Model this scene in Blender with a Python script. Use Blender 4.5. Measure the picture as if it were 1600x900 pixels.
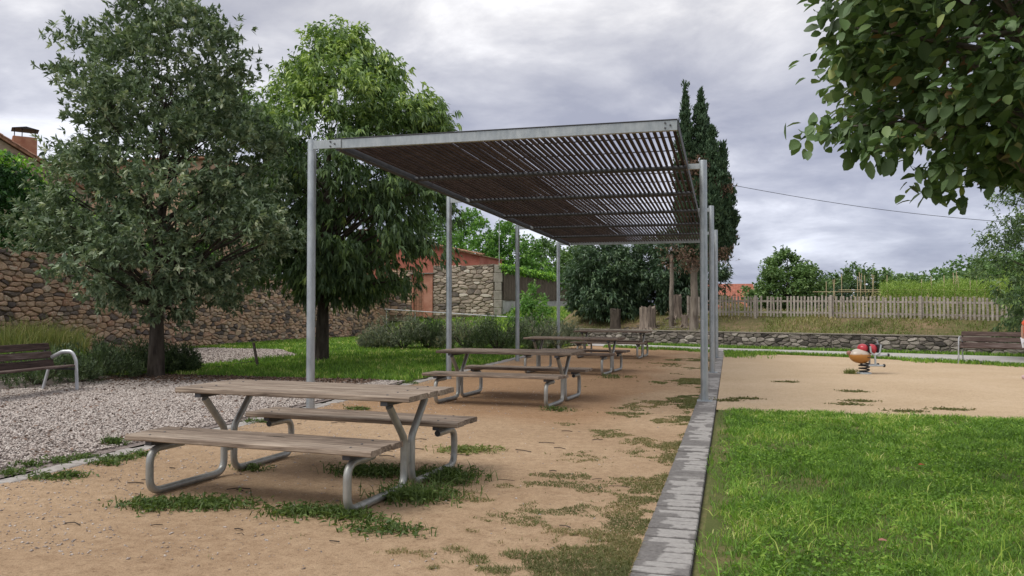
import bpy, math, random
import numpy as np
from mathutils import Vector, Matrix
random.seed(7); RS = np.random.RandomState(11)
PI = math.pi
for o in list(bpy.data.objects): bpy.data.objects.remove(o)
SC = bpy.context.scene
COL = SC.collection

# ------------------------------------------------------------------ camera
EYE = 1.40; FPX = 1260.0
YAW = math.atan(340/FPX); PIT = math.atan(32/FPX)
cd = bpy.data.cameras.new('camera'); cam = bpy.data.objects.new('camera', cd); COL.objects.link(cam)
cam.location = (0, 0, EYE); cam.rotation_euler = (PI/2+PIT, 0, YAW)
cd.sensor_width = 36; cd.lens = 36*FPX/1600; cd.clip_end = 3000; cd.clip_start = .05
SC.camera = cam

# ------------------------------------------------------------------ world, sun, exposure
SUN_DIR = Vector((-.42, -.38, .82)).normalized()
w = bpy.data.worlds.new('World'); SC.world = w; w.use_nodes = True
nt = w.node_tree; nt.nodes.clear()
def N(tree, typ, **kw):
    n = tree.nodes.new(typ)
    for k, v in kw.items():
        if k in n.inputs.keys() and not hasattr(n, k): n.inputs[k].default_value = v
        else:
            try: setattr(n, k, v)
            except Exception: n.inputs[k].default_value = v
    return n
def ramp(tree, fac, stops, interp='LINEAR'):
    r = tree.nodes.new('ShaderNodeValToRGB'); e = r.color_ramp.elements; r.color_ramp.interpolation = interp
    while len(e) < len(stops): e.new(.5)
    for i, (p, c) in enumerate(stops):
        e[i].position = p; e[i].color = (*c, 1) if len(c) == 3 else c
    tree.links.new(fac, r.inputs['Fac']); return r.outputs['Color']
def math_n(tree, op, a, b=None, c=None):
    n = tree.nodes.new('ShaderNodeMath'); n.operation = op
    for i, v in enumerate((a, b, c)):
        if v is None: continue
        if isinstance(v, (int, float)): n.inputs[i].default_value = v
        else: tree.links.new(v, n.inputs[i])
    return n.outputs[0]
def mixc(tree, fac, a, b, blend='MIX'):
    n = tree.nodes.new('ShaderNodeMix'); n.data_type = 'RGBA'; n.blend_type = blend
    for idx, v in ((0, fac), (6, a), (7, b)):
        if isinstance(v, (int, float)): n.inputs[idx].default_value = v
        elif isinstance(v, (tuple, list)): n.inputs[idx].default_value = (*v, 1)
        else: tree.links.new(v, n.inputs[idx])
    return n.outputs[2]
def noise(tree, vec, scale, detail=4, rough=.55, dist=0):
    n = tree.nodes.new('ShaderNodeTexNoise'); n.inputs['Scale'].default_value = scale
    n.inputs['Detail'].default_value = detail; n.inputs['Roughness'].default_value = rough; n.inputs['Distortion'].default_value = dist
    if vec is not None: tree.links.new(vec, n.inputs['Vector'])
    return n.outputs['Fac']
sky = nt.nodes.new('ShaderNodeTexSky'); sky.sky_type = 'NISHITA'; sky.sun_disc = False
sky.sun_elevation = math.asin(SUN_DIR.z); sky.sun_rotation = math.atan2(SUN_DIR.x, SUN_DIR.y)
bg1 = nt.nodes.new('ShaderNodeBackground'); bg1.inputs['Strength'].default_value = .1
nt.links.new(sky.outputs[0], bg1.inputs['Color'])
tc = nt.nodes.new('ShaderNodeTexCoord'); sp = nt.nodes.new('ShaderNodeSeparateXYZ'); nt.links.new(tc.outputs['Generated'], sp.inputs[0])
zz = math_n(nt, 'ADD', math_n(nt, 'MAXIMUM', sp.outputs[2], 0.0), .30)
cb = nt.nodes.new('ShaderNodeCombineXYZ')
nt.links.new(math_n(nt, 'DIVIDE', sp.outputs[0], zz), cb.inputs[0]); nt.links.new(math_n(nt, 'DIVIDE', sp.outputs[1], zz), cb.inputs[1])
cb.inputs[2].default_value = 3.7
mp = nt.nodes.new('ShaderNodeMapping'); mp.inputs['Rotation'].default_value = (0, 0, .35); mp.inputs['Scale'].default_value = (1, 1.25, 1)
nt.links.new(cb.outputs[0], mp.inputs[0])
n1 = noise(nt, mp.outputs[0], 1.0, 9, .52, .3); n2 = noise(nt, mp.outputs[0], 3.0, 8, .58, .3)
cl = math_n(nt, 'ADD', math_n(nt, 'MULTIPLY', n1, .64), math_n(nt, 'MULTIPLY', n2, .36))
ccol = ramp(nt, cl, [(.40, (.31,.315,.37)), (.455, (.395,.396,.44)), (.50, (.49,.488,.52)), (.54, (.62,.612,.63)), (.60, (.84,.83,.83))])
hz = ramp(nt, sp.outputs[2], [(0, (.80, .86, 1.0)), (.14, (.87, .90, 1.0)), (.34, (1, 1, 1))])
ccol = mixc(nt, 1.0, ccol, hz, 'MULTIPLY')
bg2 = nt.nodes.new('ShaderNodeBackground'); bg2.inputs['Strength'].default_value = 1.0; nt.links.new(ccol, bg2.inputs['Color'])
mx = nt.nodes.new('ShaderNodeMixShader'); mx.inputs[0].default_value = .93
nt.links.new(bg1.outputs[0], mx.inputs[1]); nt.links.new(bg2.outputs[0], mx.inputs[2])
wo = nt.nodes.new('ShaderNodeOutputWorld'); nt.links.new(mx.outputs[0], wo.inputs['Surface'])
sd = bpy.data.lights.new('sun', 'SUN'); sd.energy = 1.5; sd.angle = math.radians(34); sd.color = (1, .965, .91)
so = bpy.data.objects.new('sun', sd); COL.objects.link(so); so.rotation_euler = (-SUN_DIR).to_track_quat('-Z', 'Y').to_euler()
SC.view_settings.view_transform = 'Standard'; SC.view_settings.look = 'None'; SC.view_settings.gamma = 1
SC.view_settings.use_curve_mapping = False; SC.view_settings.exposure = 0.55

# ------------------------------------------------------------------ helpers
def ray(x, y):
    cx = (x-800)/FPX; cy = (450-y)/FPX
    cw, sw, cp, sn = math.cos(YAW), math.sin(YAW), math.cos(PIT), math.sin(PIT)
    return Vector((-sw*cp+cx*cw+cy*sw*sn, cw*cp+cx*sw-cy*cw*sn, sn+cy*cp))
def gp(x, y, z=0.0):
    d = ray(x, y); return Vector((0, 0, EYE))+d*((z-EYE)/d.z)
def at(x, y, Y):
    d = ray(x, y); return Vector((0, 0, EYE))+d*(Y/d.y)
def tag(o, label=None, cat=None, group=None, kind=None):
    if label: o['label'] = label
    if cat: o['category'] = cat
    if group: o['group'] = group
    if kind: o['kind'] = kind
    return o
def link(name, data, parent=None):
    o = bpy.data.objects.new(name, data); COL.objects.link(o)
    if parent is not None: o.parent = parent
    return o
def empty(name, loc, rz=0):
    o = link(name, None); o.location = loc; o.rotation_euler = (0, 0, rz); o.empty_display_size = .2; return o
def fmesh(name, V, F, mat, smooth=False, tint=None):
    """numpy mesh: F is (n,k) array"""
    V = np.asarray(V, np.float32); F = np.asarray(F, np.int32); me = bpy.data.meshes.new(name)
    n, k = F.shape
    me.vertices.add(len(V)); me.vertices.foreach_set('co', V.ravel())
    me.loops.add(n*k); me.loops.foreach_set('vertex_index', F.ravel())
    me.polygons.add(n); me.polygons.foreach_set('loop_start', np.arange(0, n*k, k, dtype=np.int32))
    me.polygons.foreach_set('loop_total', np.full(n, k, np.int32))
    if smooth: me.polygons.foreach_set('use_smooth', np.ones(n, bool))
    if tint is not None:
        a = me.attributes.new('tint', 'FLOAT', 'POINT'); a.data.foreach_set('value', np.asarray(tint, np.float32))
    me.materials.append(mat); me.update(calc_edges=True); return me
class MB:
    def __init__(s): s.v = []; s.f = []; s.t = []
    def add(s, vs, fs, t=None):
        b = len(s.v); s.v += [tuple(v) for v in vs]; s.f += [tuple(i+b for i in f) for f in fs]
        if t is not None: s.t += [t]*len(vs)
        return s
    def box(s, x0, x1, y0, y1, z0, z1):
        return s.add([(x0,y0,z0),(x1,y0,z0),(x1,y1,z0),(x0,y1,z0),(x0,y0,z1),(x1,y0,z1),(x1,y1,z1),(x0,y1,z1)],
            [(0,3,2,1),(4,5,6,7),(0,1,5,4),(1,2,6,5),(2,3,7,6),(3,0,4,7)])
    def bbox(s, x0, x1, y0, y1, z0, z1, b=.005):
        """box with chamfered edges"""
        import itertools
        vs = []; idx = {}
        for ax in range(3):
            for sx, sy, sz in itertools.product((0,1),(0,1),(0,1)):
                p = [(x0, x1)[sx], (y0, y1)[sy], (z0, z1)[sz]]; sg = [(1,-1)[sx], (1,-1)[sy], (1,-1)[sz]]
                q = [p[i]+(0 if i == ax else sg[i]*b) for i in range(3)]
                idx[(ax, sx, sy, sz)] = len(vs); vs.append(q)
        fs = []
        for ax in range(3):
            o = [i for i in range(3) if i != ax]
            for s_ in (0,1):
                l = []
                for a, c in ((0,0),(1,0),(1,1),(0,1)):
                    k = [0,0,0]; k[ax] = s_; k[o[0]] = a; k[o[1]] = c; l.append(idx[(ax,*k)])
                fs.append(l)
        for ax in range(3):
            o = [i for i in range(3) if i != ax]
            for a in (0,1):
                for c in (0,1):
                    def ky(e, f): k = [0,0,0]; k[ax] = e; k[o[0]] = a; k[o[1]] = c; return idx[(f,*k)]
                    fs.append([ky(0,o[0]), ky(1,o[0]), ky(1,o[1]), ky(0,o[1])])
        for sx, sy, sz in itertools.product((0,1),(0,1),(0,1)): fs.append([idx[(i,sx,sy,sz)] for i in range(3)])
        return s.add(vs, fs)
    def tube(s, pts, r, n=10, cap=True, flat=1.0):
        pts = [Vector(p) for p in pts]; m = len(pts); rs = r if isinstance(r, (list, tuple)) else [r]*m
        b = len(s.v); prev = None; vs = []
        for i, p in enumerate(pts):
            d = (pts[min(i+1, m-1)]-pts[max(i-1, 0)]).normalized()
            if prev is None:
                up = Vector((0,0,1)) if abs(d.z) < .9 else Vector((1,0,0))
                u = d.cross(up).normalized()
            else: u = (prev-d*prev.dot(d)).normalized()
            prev = u; v = d.cross(u)
            for k in range(n):
                a = 2*PI*k/n; vs.append(p+u*math.cos(a)*rs[i]+v*math.sin(a)*rs[i]*flat)
        fs = []
        for i in range(m-1):
            for k in range(n): fs.append((i*n+k, i*n+(k+1)%n, (i+1)*n+(k+1)%n, (i+1)*n+k))
        if cap: fs.append(tuple(range(n-1, -1, -1))); fs.append(tuple((m-1)*n+k for k in range(n)))
        return s.add(vs, fs)
    def lathe(s, prof, n=16, c=(0,0,0), M=None):
        vs = []; m = len(prof)
        for (r, z) in prof:
            for k in range(n):
                p = Vector((r*math.cos(2*PI*k/n), r*math.sin(2*PI*k/n), z))
                if M is not None: p = M @ p
                vs.append(p+Vector(c))
        fs = [(i*n+k, i*n+(k+1)%n, (i+1)*n+(k+1)%n, (i+1)*n+k) for i in range(m-1) for k in range(n)]
        fs.append(tuple(range(n-1,-1,-1))); fs.append(tuple((m-1)*n+k for k in range(n)))
        return s.add(vs, fs)
    def mesh(s, name, mat, smooth=False, autos=None):
        me = bpy.data.meshes.new(name); me.from_pydata(s.v, [], s.f)
        if s.t:
            a = me.attributes.new('tint', 'FLOAT', 'POINT'); a.data.foreach_set('value', np.asarray(s.t, np.float32))
        me.materials.append(mat)
        if smooth: me.polygons.foreach_set('use_smooth', [True]*len(me.polygons))
        me.update()
        if smooth and autos:
            try: me.set_sharp_from_angle(angle=math.radians(autos))
            except Exception: pass
        return me
    def build(s, name, mat, parent=None, smooth=False, autos=40):
        return link(name, s.mesh(name, mat, smooth, autos), parent)
def fillet(pts, r, n=6):
    pts = [Vector(p) for p in pts]; out = [pts[0]]
    for i in range(1, len(pts)-1):
        a, p, c = pts[i-1], pts[i], pts[i+1]; d1 = (a-p); d2 = (c-p)
        ang = d1.angle(d2); t = min(r/math.tan(ang/2), d1.length*.48, d2.length*.48)
        A = p+d1.normalized()*t; C = p+d2.normalized()*t
        for k in range(n+1):
            u = k/n; out.append(A*(1-u)**2+p*2*u*(1-u)+C*u*u)
    out.append(pts[-1]); return out
def copy_tree(o, parent=None):
    c = o.copy(); COL.objects.link(c); c.parent = parent
    for ch in list(o.children): copy_tree(ch, c)
    return c
def vnoise(x, y, s, seed=0):
    """numpy value noise 0..1"""
    x = np.asarray(x)*s+100.3; y = np.asarray(y)*s+57.1; xi = np.floor(x).astype(int); yi = np.floor(y).astype(int); fx = x-xi; fy = y-yi
    fx = fx*fx*(3-2*fx); fy = fy*fy*(3-2*fy)
    def h(a, b):
        n = (a*374761393+b*668265263+seed*1442695041) & 0x7fffffff; n = ((n ^ (n >> 13))*1274126177) & 0x7fffffff
        return ((n ^ (n >> 16)) & 0xffff)/65535.0
    return (h(xi,yi)*(1-fx)+h(xi+1,yi)*fx)*(1-fy)+(h(xi,yi+1)*(1-fx)+h(xi+1,yi+1)*fx)*fy
def sstep(x): x = np.clip(x, 0, 1); return x*x*(3-2*x)

# ------------------------------------------------------------------ materials
def new_mat(name, rough=.8, metal=0.0, spec=.5):
    m = bpy.data.materials.new(name); m.use_nodes = True; t = m.node_tree; b = t.nodes['Principled BSDF']
    b.inputs['Roughness'].default_value = rough; b.inputs['Metallic'].default_value = metal
    try: b.inputs['Specular IOR Level'].default_value = spec
    except Exception: pass
    return m, t, b
def pos(t): return t.nodes.new('ShaderNodeNewGeometry').outputs['Position']
def objc(t, scale=(1,1,1), rand=True):
    tcn = t.nodes.new('ShaderNodeTexCoord'); m = t.nodes.new('ShaderNodeMapping'); m.inputs['Scale'].default_value = scale
    if rand:
        oi = t.nodes.new('ShaderNodeObjectInfo'); va = t.nodes.new('ShaderNodeVectorMath'); va.operation = 'ADD'
        mu = math_n(t, 'MULTIPLY', oi.outputs['Random'], 37.0)
        c = t.nodes.new('ShaderNodeCombineXYZ'); t.links.new(mu, c.inputs[0]); t.links.new(mu, c.inputs[1]); t.links.new(mu, c.inputs[2])
        t.links.new(tcn.outputs['Object'], va.inputs[0]); t.links.new(c.outputs[0], va.inputs[1]); t.links.new(va.outputs[0], m.inputs[0])
    else: t.links.new(tcn.outputs['Object'], m.inputs[0])
    return m.outputs[0]
def bump(t, b, h, strength=.4, dist=.01):
    n = t.nodes.new('ShaderNodeBump'); n.inputs['Strength'].default_value = strength; n.inputs['Distance'].default_value = dist
    t.links.new(h, n.inputs['Height']); t.links.new(n.outputs[0], b.inputs['Normal'])
def simple(name, c1, c2, scale=4, rough=.8, metal=0, bs=.3, bd=.005, detail=6, spec=.5, stretch=(1,1,1), lo=.35, hi=.65):
    m, t, b = new_mat(name, rough, metal, spec); v = objc(t, stretch)
    n = noise(t, v, scale, detail, .6)
    t.links.new(ramp(t, n, [(lo, c1), (hi, c2)]), b.inputs['Base Color'])
    if bs: bump(t, b, noise(t, v, scale*4, 5, .6), bs, bd)
    return m
def leaf_mat(name, stops, trans=.25, rough=.5, spec=.4, gain=1.35):
    m, t, b = new_mat(name, rough, 0, spec)
    a = t.nodes.new('ShaderNodeAttribute'); a.attribute_name = 'tint'
    c = ramp(t, a.outputs['Fac'], [(p_, tuple(min(v*gain, .8) for v in cc_)) for p_, cc_ in stops]); t.links.new(c, b.inputs['Base Color'])
    tr = t.nodes.new('ShaderNodeBsdfTranslucent'); t.links.new(mixc(t, 1.0, c, (1.0, 1.1, .6), 'MULTIPLY'), tr.inputs['Color'])
    mxs = t.nodes.new('ShaderNodeMixShader'); mxs.inputs[0].default_value = trans
    out = t.nodes['Material Output']; t.links.new(b.outputs[0], mxs.inputs[1]); t.links.new(tr.outputs[0], mxs.inputs[2]); t.links.new(mxs.outputs[0], out.inputs['Surface'])
    return m
def wood(name, cols, rough=.85):
    m, t, b = new_mat(name, rough, 0, .25)
    v = objc(t, (1.2, 26, 26)); v2 = objc(t, (.9, 3, 3))
    g = noise(t, v, 2.2, 8, .65, .6); big = noise(t, v2, 1.6, 4, .6); fine = noise(t, objc(t, (4, 120, 120)), 2, 4, .6)
    f = math_n(t, 'ADD', math_n(t, 'MULTIPLY', g, .6), math_n(t, 'ADD', math_n(t, 'MULTIPLY', big, .3), math_n(t, 'MULTIPLY', fine, .12)))
    oi = t.nodes.new('ShaderNodeObjectInfo'); f2 = math_n(t, 'ADD', f, math_n(t, 'MULTIPLY', math_n(t, 'SUBTRACT', oi.outputs['Random'], .5), .10))
    t.links.new(ramp(t, f2, [(.38, cols[0]), (.455, cols[1]), (.545, cols[2]), (.64, cols[3])]), b.inputs['Base Color'])
    bump(t, b, g, .7, .004); return m
M = {}
M['plank'] = wood('weathered_plank', [(.055,.042,.032), (.165,.125,.095), (.275,.215,.165), (.42,.345,.27)])
M['plank2'] = wood('weathered_brown_plank', [(.06,.042,.032), (.135,.10,.078), (.205,.155,.12), (.30,.24,.185)])
M['benchwood'] = wood('reddish_bench_wood', [(.035,.025,.023), (.075,.050,.043), (.115,.080,.068), (.22,.175,.155)])
M['slat'] = wood('dark_stained_slat', [(.022,.015,.0145), (.040,.027,.025), (.058,.040,.036), (.11,.08,.07)])
M['fencewood'] = wood('grey_fence_wood', [(.19,.16,.135), (.30,.26,.22), (.41,.365,.315), (.52,.47,.41)])
M['bark'] = simple('bark', (.035,.028,.022), (.11,.09,.072), 9, .95, 0, .9, .02, 8, .2, (1,1,.25))
M['palebark'] = simple('pale_bark', (.13,.105,.085), (.30,.26,.215), 8, .95, 0, .9, .02, 8, .2, (1,1,.2))
M['stump'] = simple('split_stump_wood', (.12,.095,.08), (.38,.31,.25), 12, .95, 0, 1, .03, 8, .2, (1,1,.12))
def galv(name, c1, c2, rough=.42, metal=.65):
    m, t, b = new_mat(name, rough, metal, .5); v = objc(t, (1,1,.6))
    n = noise(t, v, 7, 6, .65); vz = noise(t, objc(t, (3,3,.8)), 11, 3, .5)
    t.links.new(ramp(t, math_n(t, 'ADD', math_n(t, 'MULTIPLY', n, .7), math_n(t, 'MULTIPLY', vz, .3)), [(.36, c1), (.62, c2)]), b.inputs['Base Color'])
    t.links.new(ramp(t, n, [(.3, (.36,)*3), (.7, (.56,)*3)]), b.inputs['Roughness']); return m
M['galv'] = galv('galvanised_steel', (.30,.33,.345), (.44,.475,.49))
M['galvbeam'] = galv('galvanised_beam', (.33,.36,.365), (.47,.50,.505))
M['tube'] = galv('galvanised_tube', (.27,.275,.255), (.43,.43,.40), .45, .55)
M['steeldark'] = simple('dull_purlin_steel', (.045,.047,.053), (.075,.078,.086), 6, .65, 0, .1)
M['alu'] = simple('pale_cast_aluminium', (.50,.51,.52), (.64,.65,.66), 6, .4, .5, .08, .002)
M['black'] = simple('black_rubber', (.012,.012,.013), (.03,.03,.032), 6, .55, 0, .15, .002)
M['bolt'] = simple('bolt_steel', (.08,.08,.085), (.16,.16,.165), 9, .5, .7, 0)
M['concrete'] = simple('pale_concrete', (.36,.345,.33), (.49,.475,.46), 3, .92, 0, .3, .004)
M['coping'] = simple('weathered_coping', (.20,.175,.145), (.34,.30,.25), 3, .93, 0, .4, .006)
M['pierstone'] = simple('dressed_tan_stone', (.24,.215,.18), (.38,.345,.295), 4, .95, 0, .6, .02)
M['pink'] = simple('salmon_plaster', (.38,.155,.10), (.54,.27,.19), 1.6, .93, 0, .35, .01, 9)
M['redplaster'] = simple('red_plaster', (.36,.10,.07), (.48,.18,.13), 1.5, .93, 0, .3, .01, 9)
M['olddoor'] = wood('peeling_door_wood', [(.08,.055,.04), (.20,.12,.08), (.36,.17,.11), (.42,.22,.15)])
M['tile'] = simple('terracotta_tile', (.20,.095,.06), (.42,.23,.15), 5, .9, 0, .3, .01)
M['mortar'] = simple('earth_mortar', (.16,.12,.085), (.30,.22,.155), 6, .97, 0, .6, .02)
M['mortargrey'] = simple('grey_mortar', (.15,.13,.115), (.27,.24,.21), 6, .97, 0, .6, .02)
M['bedjoint'] = simple('dark_joint_soil', (.03,.026,.02), (.06,.05,.04), 9, .97, 0, .4, .01)
M['reed'] = simple('dry_reed', (.11,.085,.07), (.27,.215,.175), 6, .9, 0, .3, .01, 6, .3, (14,14,.7))
M['cane'] = simple('dry_cane', (.42,.33,.19), (.58,.48,.30), 5, .7, 0, .1, .003)
M['dead'] = simple('dry_leaf', (.20,.10,.05), (.36,.20,.11), 6, .85, 0, .2, .004)
def stone_mat(name, stops, gain=1.0):
    m, t, b = new_mat(name, .93, 0, .25)
    a = t.nodes.new('ShaderNodeAttribute'); a.attribute_name = 'tint'; p = pos(t)
    f = math_n(t, 'ADD', a.outputs['Fac'], math_n(t, 'MULTIPLY', math_n(t, 'SUBTRACT', noise(t, p, 9, 6, .65), .5), .55))
    t.links.new(ramp(t, f, [(p_, tuple(min(v*gain, .8) for v in c_)) for p_, c_ in stops]), b.inputs['Base Color']); bump(t, b, noise(t, p, 26, 7, .65), .8, .02); return m
M['stone'] = stone_mat('ochre_field_stone', [(0, (.09,.075,.07)), (.18, (.16,.13,.11)), (.34, (.27,.205,.155)), (.55, (.40,.265,.175)), (.75, (.45,.33,.235)), (.9, (.32,.185,.125)), (1, (.48,.40,.31))], 1.3)
M['stonegrey'] = stone_mat('grey_field_stone', [(0, (.065,.057,.052)), (.25, (.13,.113,.10)), (.5, (.22,.19,.165)), (.75, (.31,.27,.235)), (1, (.43,.385,.34))], 1.0)
M['stonetan'] = stone_mat('tan_field_stone', [(0, (.11,.095,.085)), (.25, (.22,.18,.145)), (.5, (.33,.275,.215)), (.75, (.42,.35,.28)), (1, (.50,.45,.38))], 1.25)
M['pebble'] = stone_mat('gravel_chip', [(0, (.12,.095,.08)), (.2, (.28,.23,.20)), (.5, (.46,.395,.35)), (.8, (.61,.545,.49)), (1, (.74,.69,.63))])
# leaves
M['oak'] = leaf_mat('holm_oak_leaf', [(0, (.026,.040,.022)), (.45, (.055,.076,.042)), (.8, (.090,.112,.066)), (1, (.15,.165,.11))], .18, .5, .5, gain=3.5)
M['hackberry'] = leaf_mat('long_green_leaf', [(0, (.024,.042,.020)), (.45, (.048,.076,.031)), (.8, (.088,.132,.042)), (1, (.17,.215,.065))], .25, gain=2.9)
M['cypress'] = leaf_mat('cypress_spray', [(0, (.018,.036,.018)), (.6, (.036,.062,.030)), (1, (.06,.085,.04))], .08, .7, gain=2.3)
M['drybrown'] = leaf_mat('dead_spray', [(0, (.07,.045,.035)), (1, (.21,.135,.095))], .1, .9)
M['laurel'] = leaf_mat('laurel_leaf', [(0, (.022,.041,.023)), (.5, (.044,.076,.040)), (1, (.095,.135,.068))], .18, .42, .5, gain=2.2)
M['bright'] = leaf_mat('bright_tree_leaf', [(0, (.040,.090,.022)), (.5, (.075,.155,.035)), (1, (.15,.25,.06))], .28, gain=2.1)
M['midtree'] = leaf_mat('mid_tree_leaf', [(0, (.040,.075,.025)), (.5, (.075,.125,.042)), (1, (.13,.19,.07))], .2, gain=2.1)
M['ivy'] = leaf_mat('ivy_leaf', [(0, (.020,.055,.018)), (.55, (.05,.12,.03)), (.8, (.13,.26,.04)), (1, (.24,.38,.06))], .25, gain=1.8)
M['bigleaf'] = leaf_mat('broad_leaf', [(0, (.030,.048,.020)), (.5, (.052,.082,.032)), (.8, (.095,.125,.045)), (.95, (.15,.17,.065)), (.975, (.10,.055,.025)), (1, (.15,.09,.045))], .22, .48, .4, gain=3.1)
M['rosemary'] = leaf_mat('rosemary_leaf', [(0, (.022,.036,.018)), (.5, (.05,.075,.03)), (1, (.095,.13,.05))], .15, gain=2.0)
M['lavender'] = leaf_mat('lavender_leaf', [(0, (.05,.06,.045)), (.5, (.11,.13,.085)), (.8, (.16,.18,.11)), (1, (.28,.24,.15))], .15, .8, gain=1.8)
M['grass'] = leaf_mat('grass_blade', [(0, (.045,.088,.016)), (.4, (.088,.165,.024)), (.75, (.14,.235,.036)), (.92, (.24,.30,.06)), (1, (.40,.38,.17))], .35, .5, .3, 1.95)
M['weed'] = leaf_mat('weed_blade', [(0, (.075,.085,.03)), (.4, (.12,.13,.042)), (.75, (.19,.165,.07)), (1, (.32,.23,.12))], .3, .6)
M['weedgreen'] = leaf_mat('leafy_weed', [(0, (.045,.075,.018)), (.5, (.08,.125,.03)), (.9, (.13,.175,.045)), (1, (.24,.22,.09))], .3, .55)
M['drygrass'] = leaf_mat('meadow_blade', [(0, (.09,.12,.03)), (.5, (.16,.19,.055)), (.8, (.26,.25,.10)), (1, (.38,.31,.16))], .3, .7)
M['fennel'] = leaf_mat('feathery_crop_leaf', [(0, (.11,.18,.03)), (.6, (.19,.29,.05)), (1, (.30,.39,.09))], .3)
# ground
def ground_mat(name, stops, s1=.6, s2=14, s3=90, bs=.5, bd=.008, rough=.97, wts=(.45,.3,.25), grit=False):
    m, t, b = new_mat(name, rough, 0, .15); p = pos(t)
    a, c, d = noise(t, p, s1, 5, .6), noise(t, p, s2, 5, .65), noise(t, p, s3, 3, .6)
    f = math_n(t, 'ADD', math_n(t, 'MULTIPLY', a, wts[0]), math_n(t, 'ADD', math_n(t, 'MULTIPLY', c, wts[1]), math_n(t, 'MULTIPLY', d, wts[2])))
    col = ramp(t, f, stops)
    if grit:
        for sc_, am_ in ((170, .75), (55, .55)):
            vo = t.nodes.new('ShaderNodeTexVoronoi'); vo.inputs['Scale'].default_value = sc_; t.links.new(p, vo.inputs['Vector'])
            sepc = t.nodes.new('ShaderNodeSeparateColor'); t.links.new(vo.outputs['Color'], sepc.inputs[0])
            col = mixc(t, am_, col, mixc(t, 1.0, col, ramp(t, sepc.outputs[0], [(0, (.55,.52,.5)), (.12, (.85,.84,.83)), (.3, (1,1,1)), (.8, (1,1,1)), (.92, (1.0,1.0,1.0)), (1, (1.0,1.0,1.0))] if sc_ == 55 else [(0, (.6,.57,.54)), (.35, (.9,.9,.9)), (1, (1,1,1))]), 'MULTIPLY'))
    t.links.new(col, b.inputs['Base Color'])
    bump(t, b, math_n(t, 'ADD', d, math_n(t, 'MULTIPLY', c, 2.0)), bs, bd); return m, t, b, col, p
M['sandp'], *_ = ground_mat('playground_sand', [(.36, (.50,.37,.235)), (.5, (.58,.44,.29)), (.62, (.64,.50,.345))], .5, 9, 130, .5, .008, .97, (.45,.3,.25), True)
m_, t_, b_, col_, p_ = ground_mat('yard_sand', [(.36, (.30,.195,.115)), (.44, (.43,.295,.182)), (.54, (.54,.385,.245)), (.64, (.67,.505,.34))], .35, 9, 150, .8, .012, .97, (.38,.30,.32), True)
# sand under the slats is tinted redder and darker, with a wandering edge
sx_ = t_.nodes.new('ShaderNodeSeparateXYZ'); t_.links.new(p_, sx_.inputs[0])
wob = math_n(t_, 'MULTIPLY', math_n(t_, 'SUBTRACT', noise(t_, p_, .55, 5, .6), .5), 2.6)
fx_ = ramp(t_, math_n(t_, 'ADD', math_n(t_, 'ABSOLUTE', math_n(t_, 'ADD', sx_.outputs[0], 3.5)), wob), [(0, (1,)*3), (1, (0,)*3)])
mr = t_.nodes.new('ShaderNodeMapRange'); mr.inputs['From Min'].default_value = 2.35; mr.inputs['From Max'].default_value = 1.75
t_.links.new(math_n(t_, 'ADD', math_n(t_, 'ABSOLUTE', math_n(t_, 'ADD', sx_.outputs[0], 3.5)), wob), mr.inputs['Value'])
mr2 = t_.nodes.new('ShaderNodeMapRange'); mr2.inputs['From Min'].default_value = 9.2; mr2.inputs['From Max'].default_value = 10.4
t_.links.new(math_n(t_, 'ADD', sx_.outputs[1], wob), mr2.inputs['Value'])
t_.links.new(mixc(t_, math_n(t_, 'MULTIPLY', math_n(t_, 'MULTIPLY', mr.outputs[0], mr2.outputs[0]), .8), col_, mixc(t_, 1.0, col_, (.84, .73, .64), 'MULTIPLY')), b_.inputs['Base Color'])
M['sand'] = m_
M['gravelbed'], *_ = ground_mat('gravel_bed', [(.38, (.16,.125,.11)), (.5, (.30,.25,.225)), (.6, (.46,.40,.37))], 1.2, 30, 70, .9, .02, .97, (.15,.45,.4))
M['lawnsoil'], *_ = ground_mat('lawn_soil', [(.36, (.07,.095,.025)), (.5, (.11,.125,.04)), (.62, (.22,.165,.085))], .8, 9, 60)
M['field'], *_ = ground_mat('rough_field', [(.38, (.09,.11,.035)), (.5, (.15,.16,.06)), (.62, (.24,.20,.10))], .3, 5, 40)
M['bank'], *_ = ground_mat('bank_earth', [(.36, (.085,.10,.032)), (.48, (.15,.135,.06)), (.56, (.23,.165,.095)), (.66, (.33,.24,.15))], .8, 6, 40, .9, .03)
M['slope'], *_ = ground_mat('grass_slope', [(.36, (.07,.12,.02)), (.5, (.12,.20,.03)), (.64, (.18,.24,.05))], .5, 6, 50, .8, .02)
M['path'], *_ = ground_mat('concrete_path', [(.36, (.36,.335,.31)), (.5, (.46,.435,.41)), (.64, (.53,.505,.475))], .7, 8, 80, .25, .003)
# paving stone: pale middle, damp dark ends, each with its own limit
m, t, b = new_mat('grey_paver', .85, 0, .3); p = pos(t); s = t.nodes.new('ShaderNodeSeparateXYZ'); t.links.new(p, s.inputs[0])
oi = t.nodes.new('ShaderNodeObjectInfo')
e = math_n(t, 'ADD', math_n(t, 'MULTIPLY', math_n(t, 'SUBTRACT', oi.outputs['Random'], .5), .15), math_n(t, 'MULTIPLY', math_n(t, 'SUBTRACT', noise(t, p, 1.6, 5, .65), .5), .45))
xd = math_n(t, 'ADD', math_n(t, 'SUBTRACT', s.outputs[0], math_n(t, 'MULTIPLY', s.outputs[1], .003)), e)
mm = t.nodes.new('ShaderNodeMapRange'); mm.inputs['From Min'].default_value = -.445; mm.inputs['From Max'].default_value = -.425; t.links.new(xd, mm.inputs['Value'])
dmp = t.nodes.new('ShaderNodeMapRange'); dmp.inputs['From Min'].default_value = .60; dmp.inputs['From Max'].default_value = .56
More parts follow.
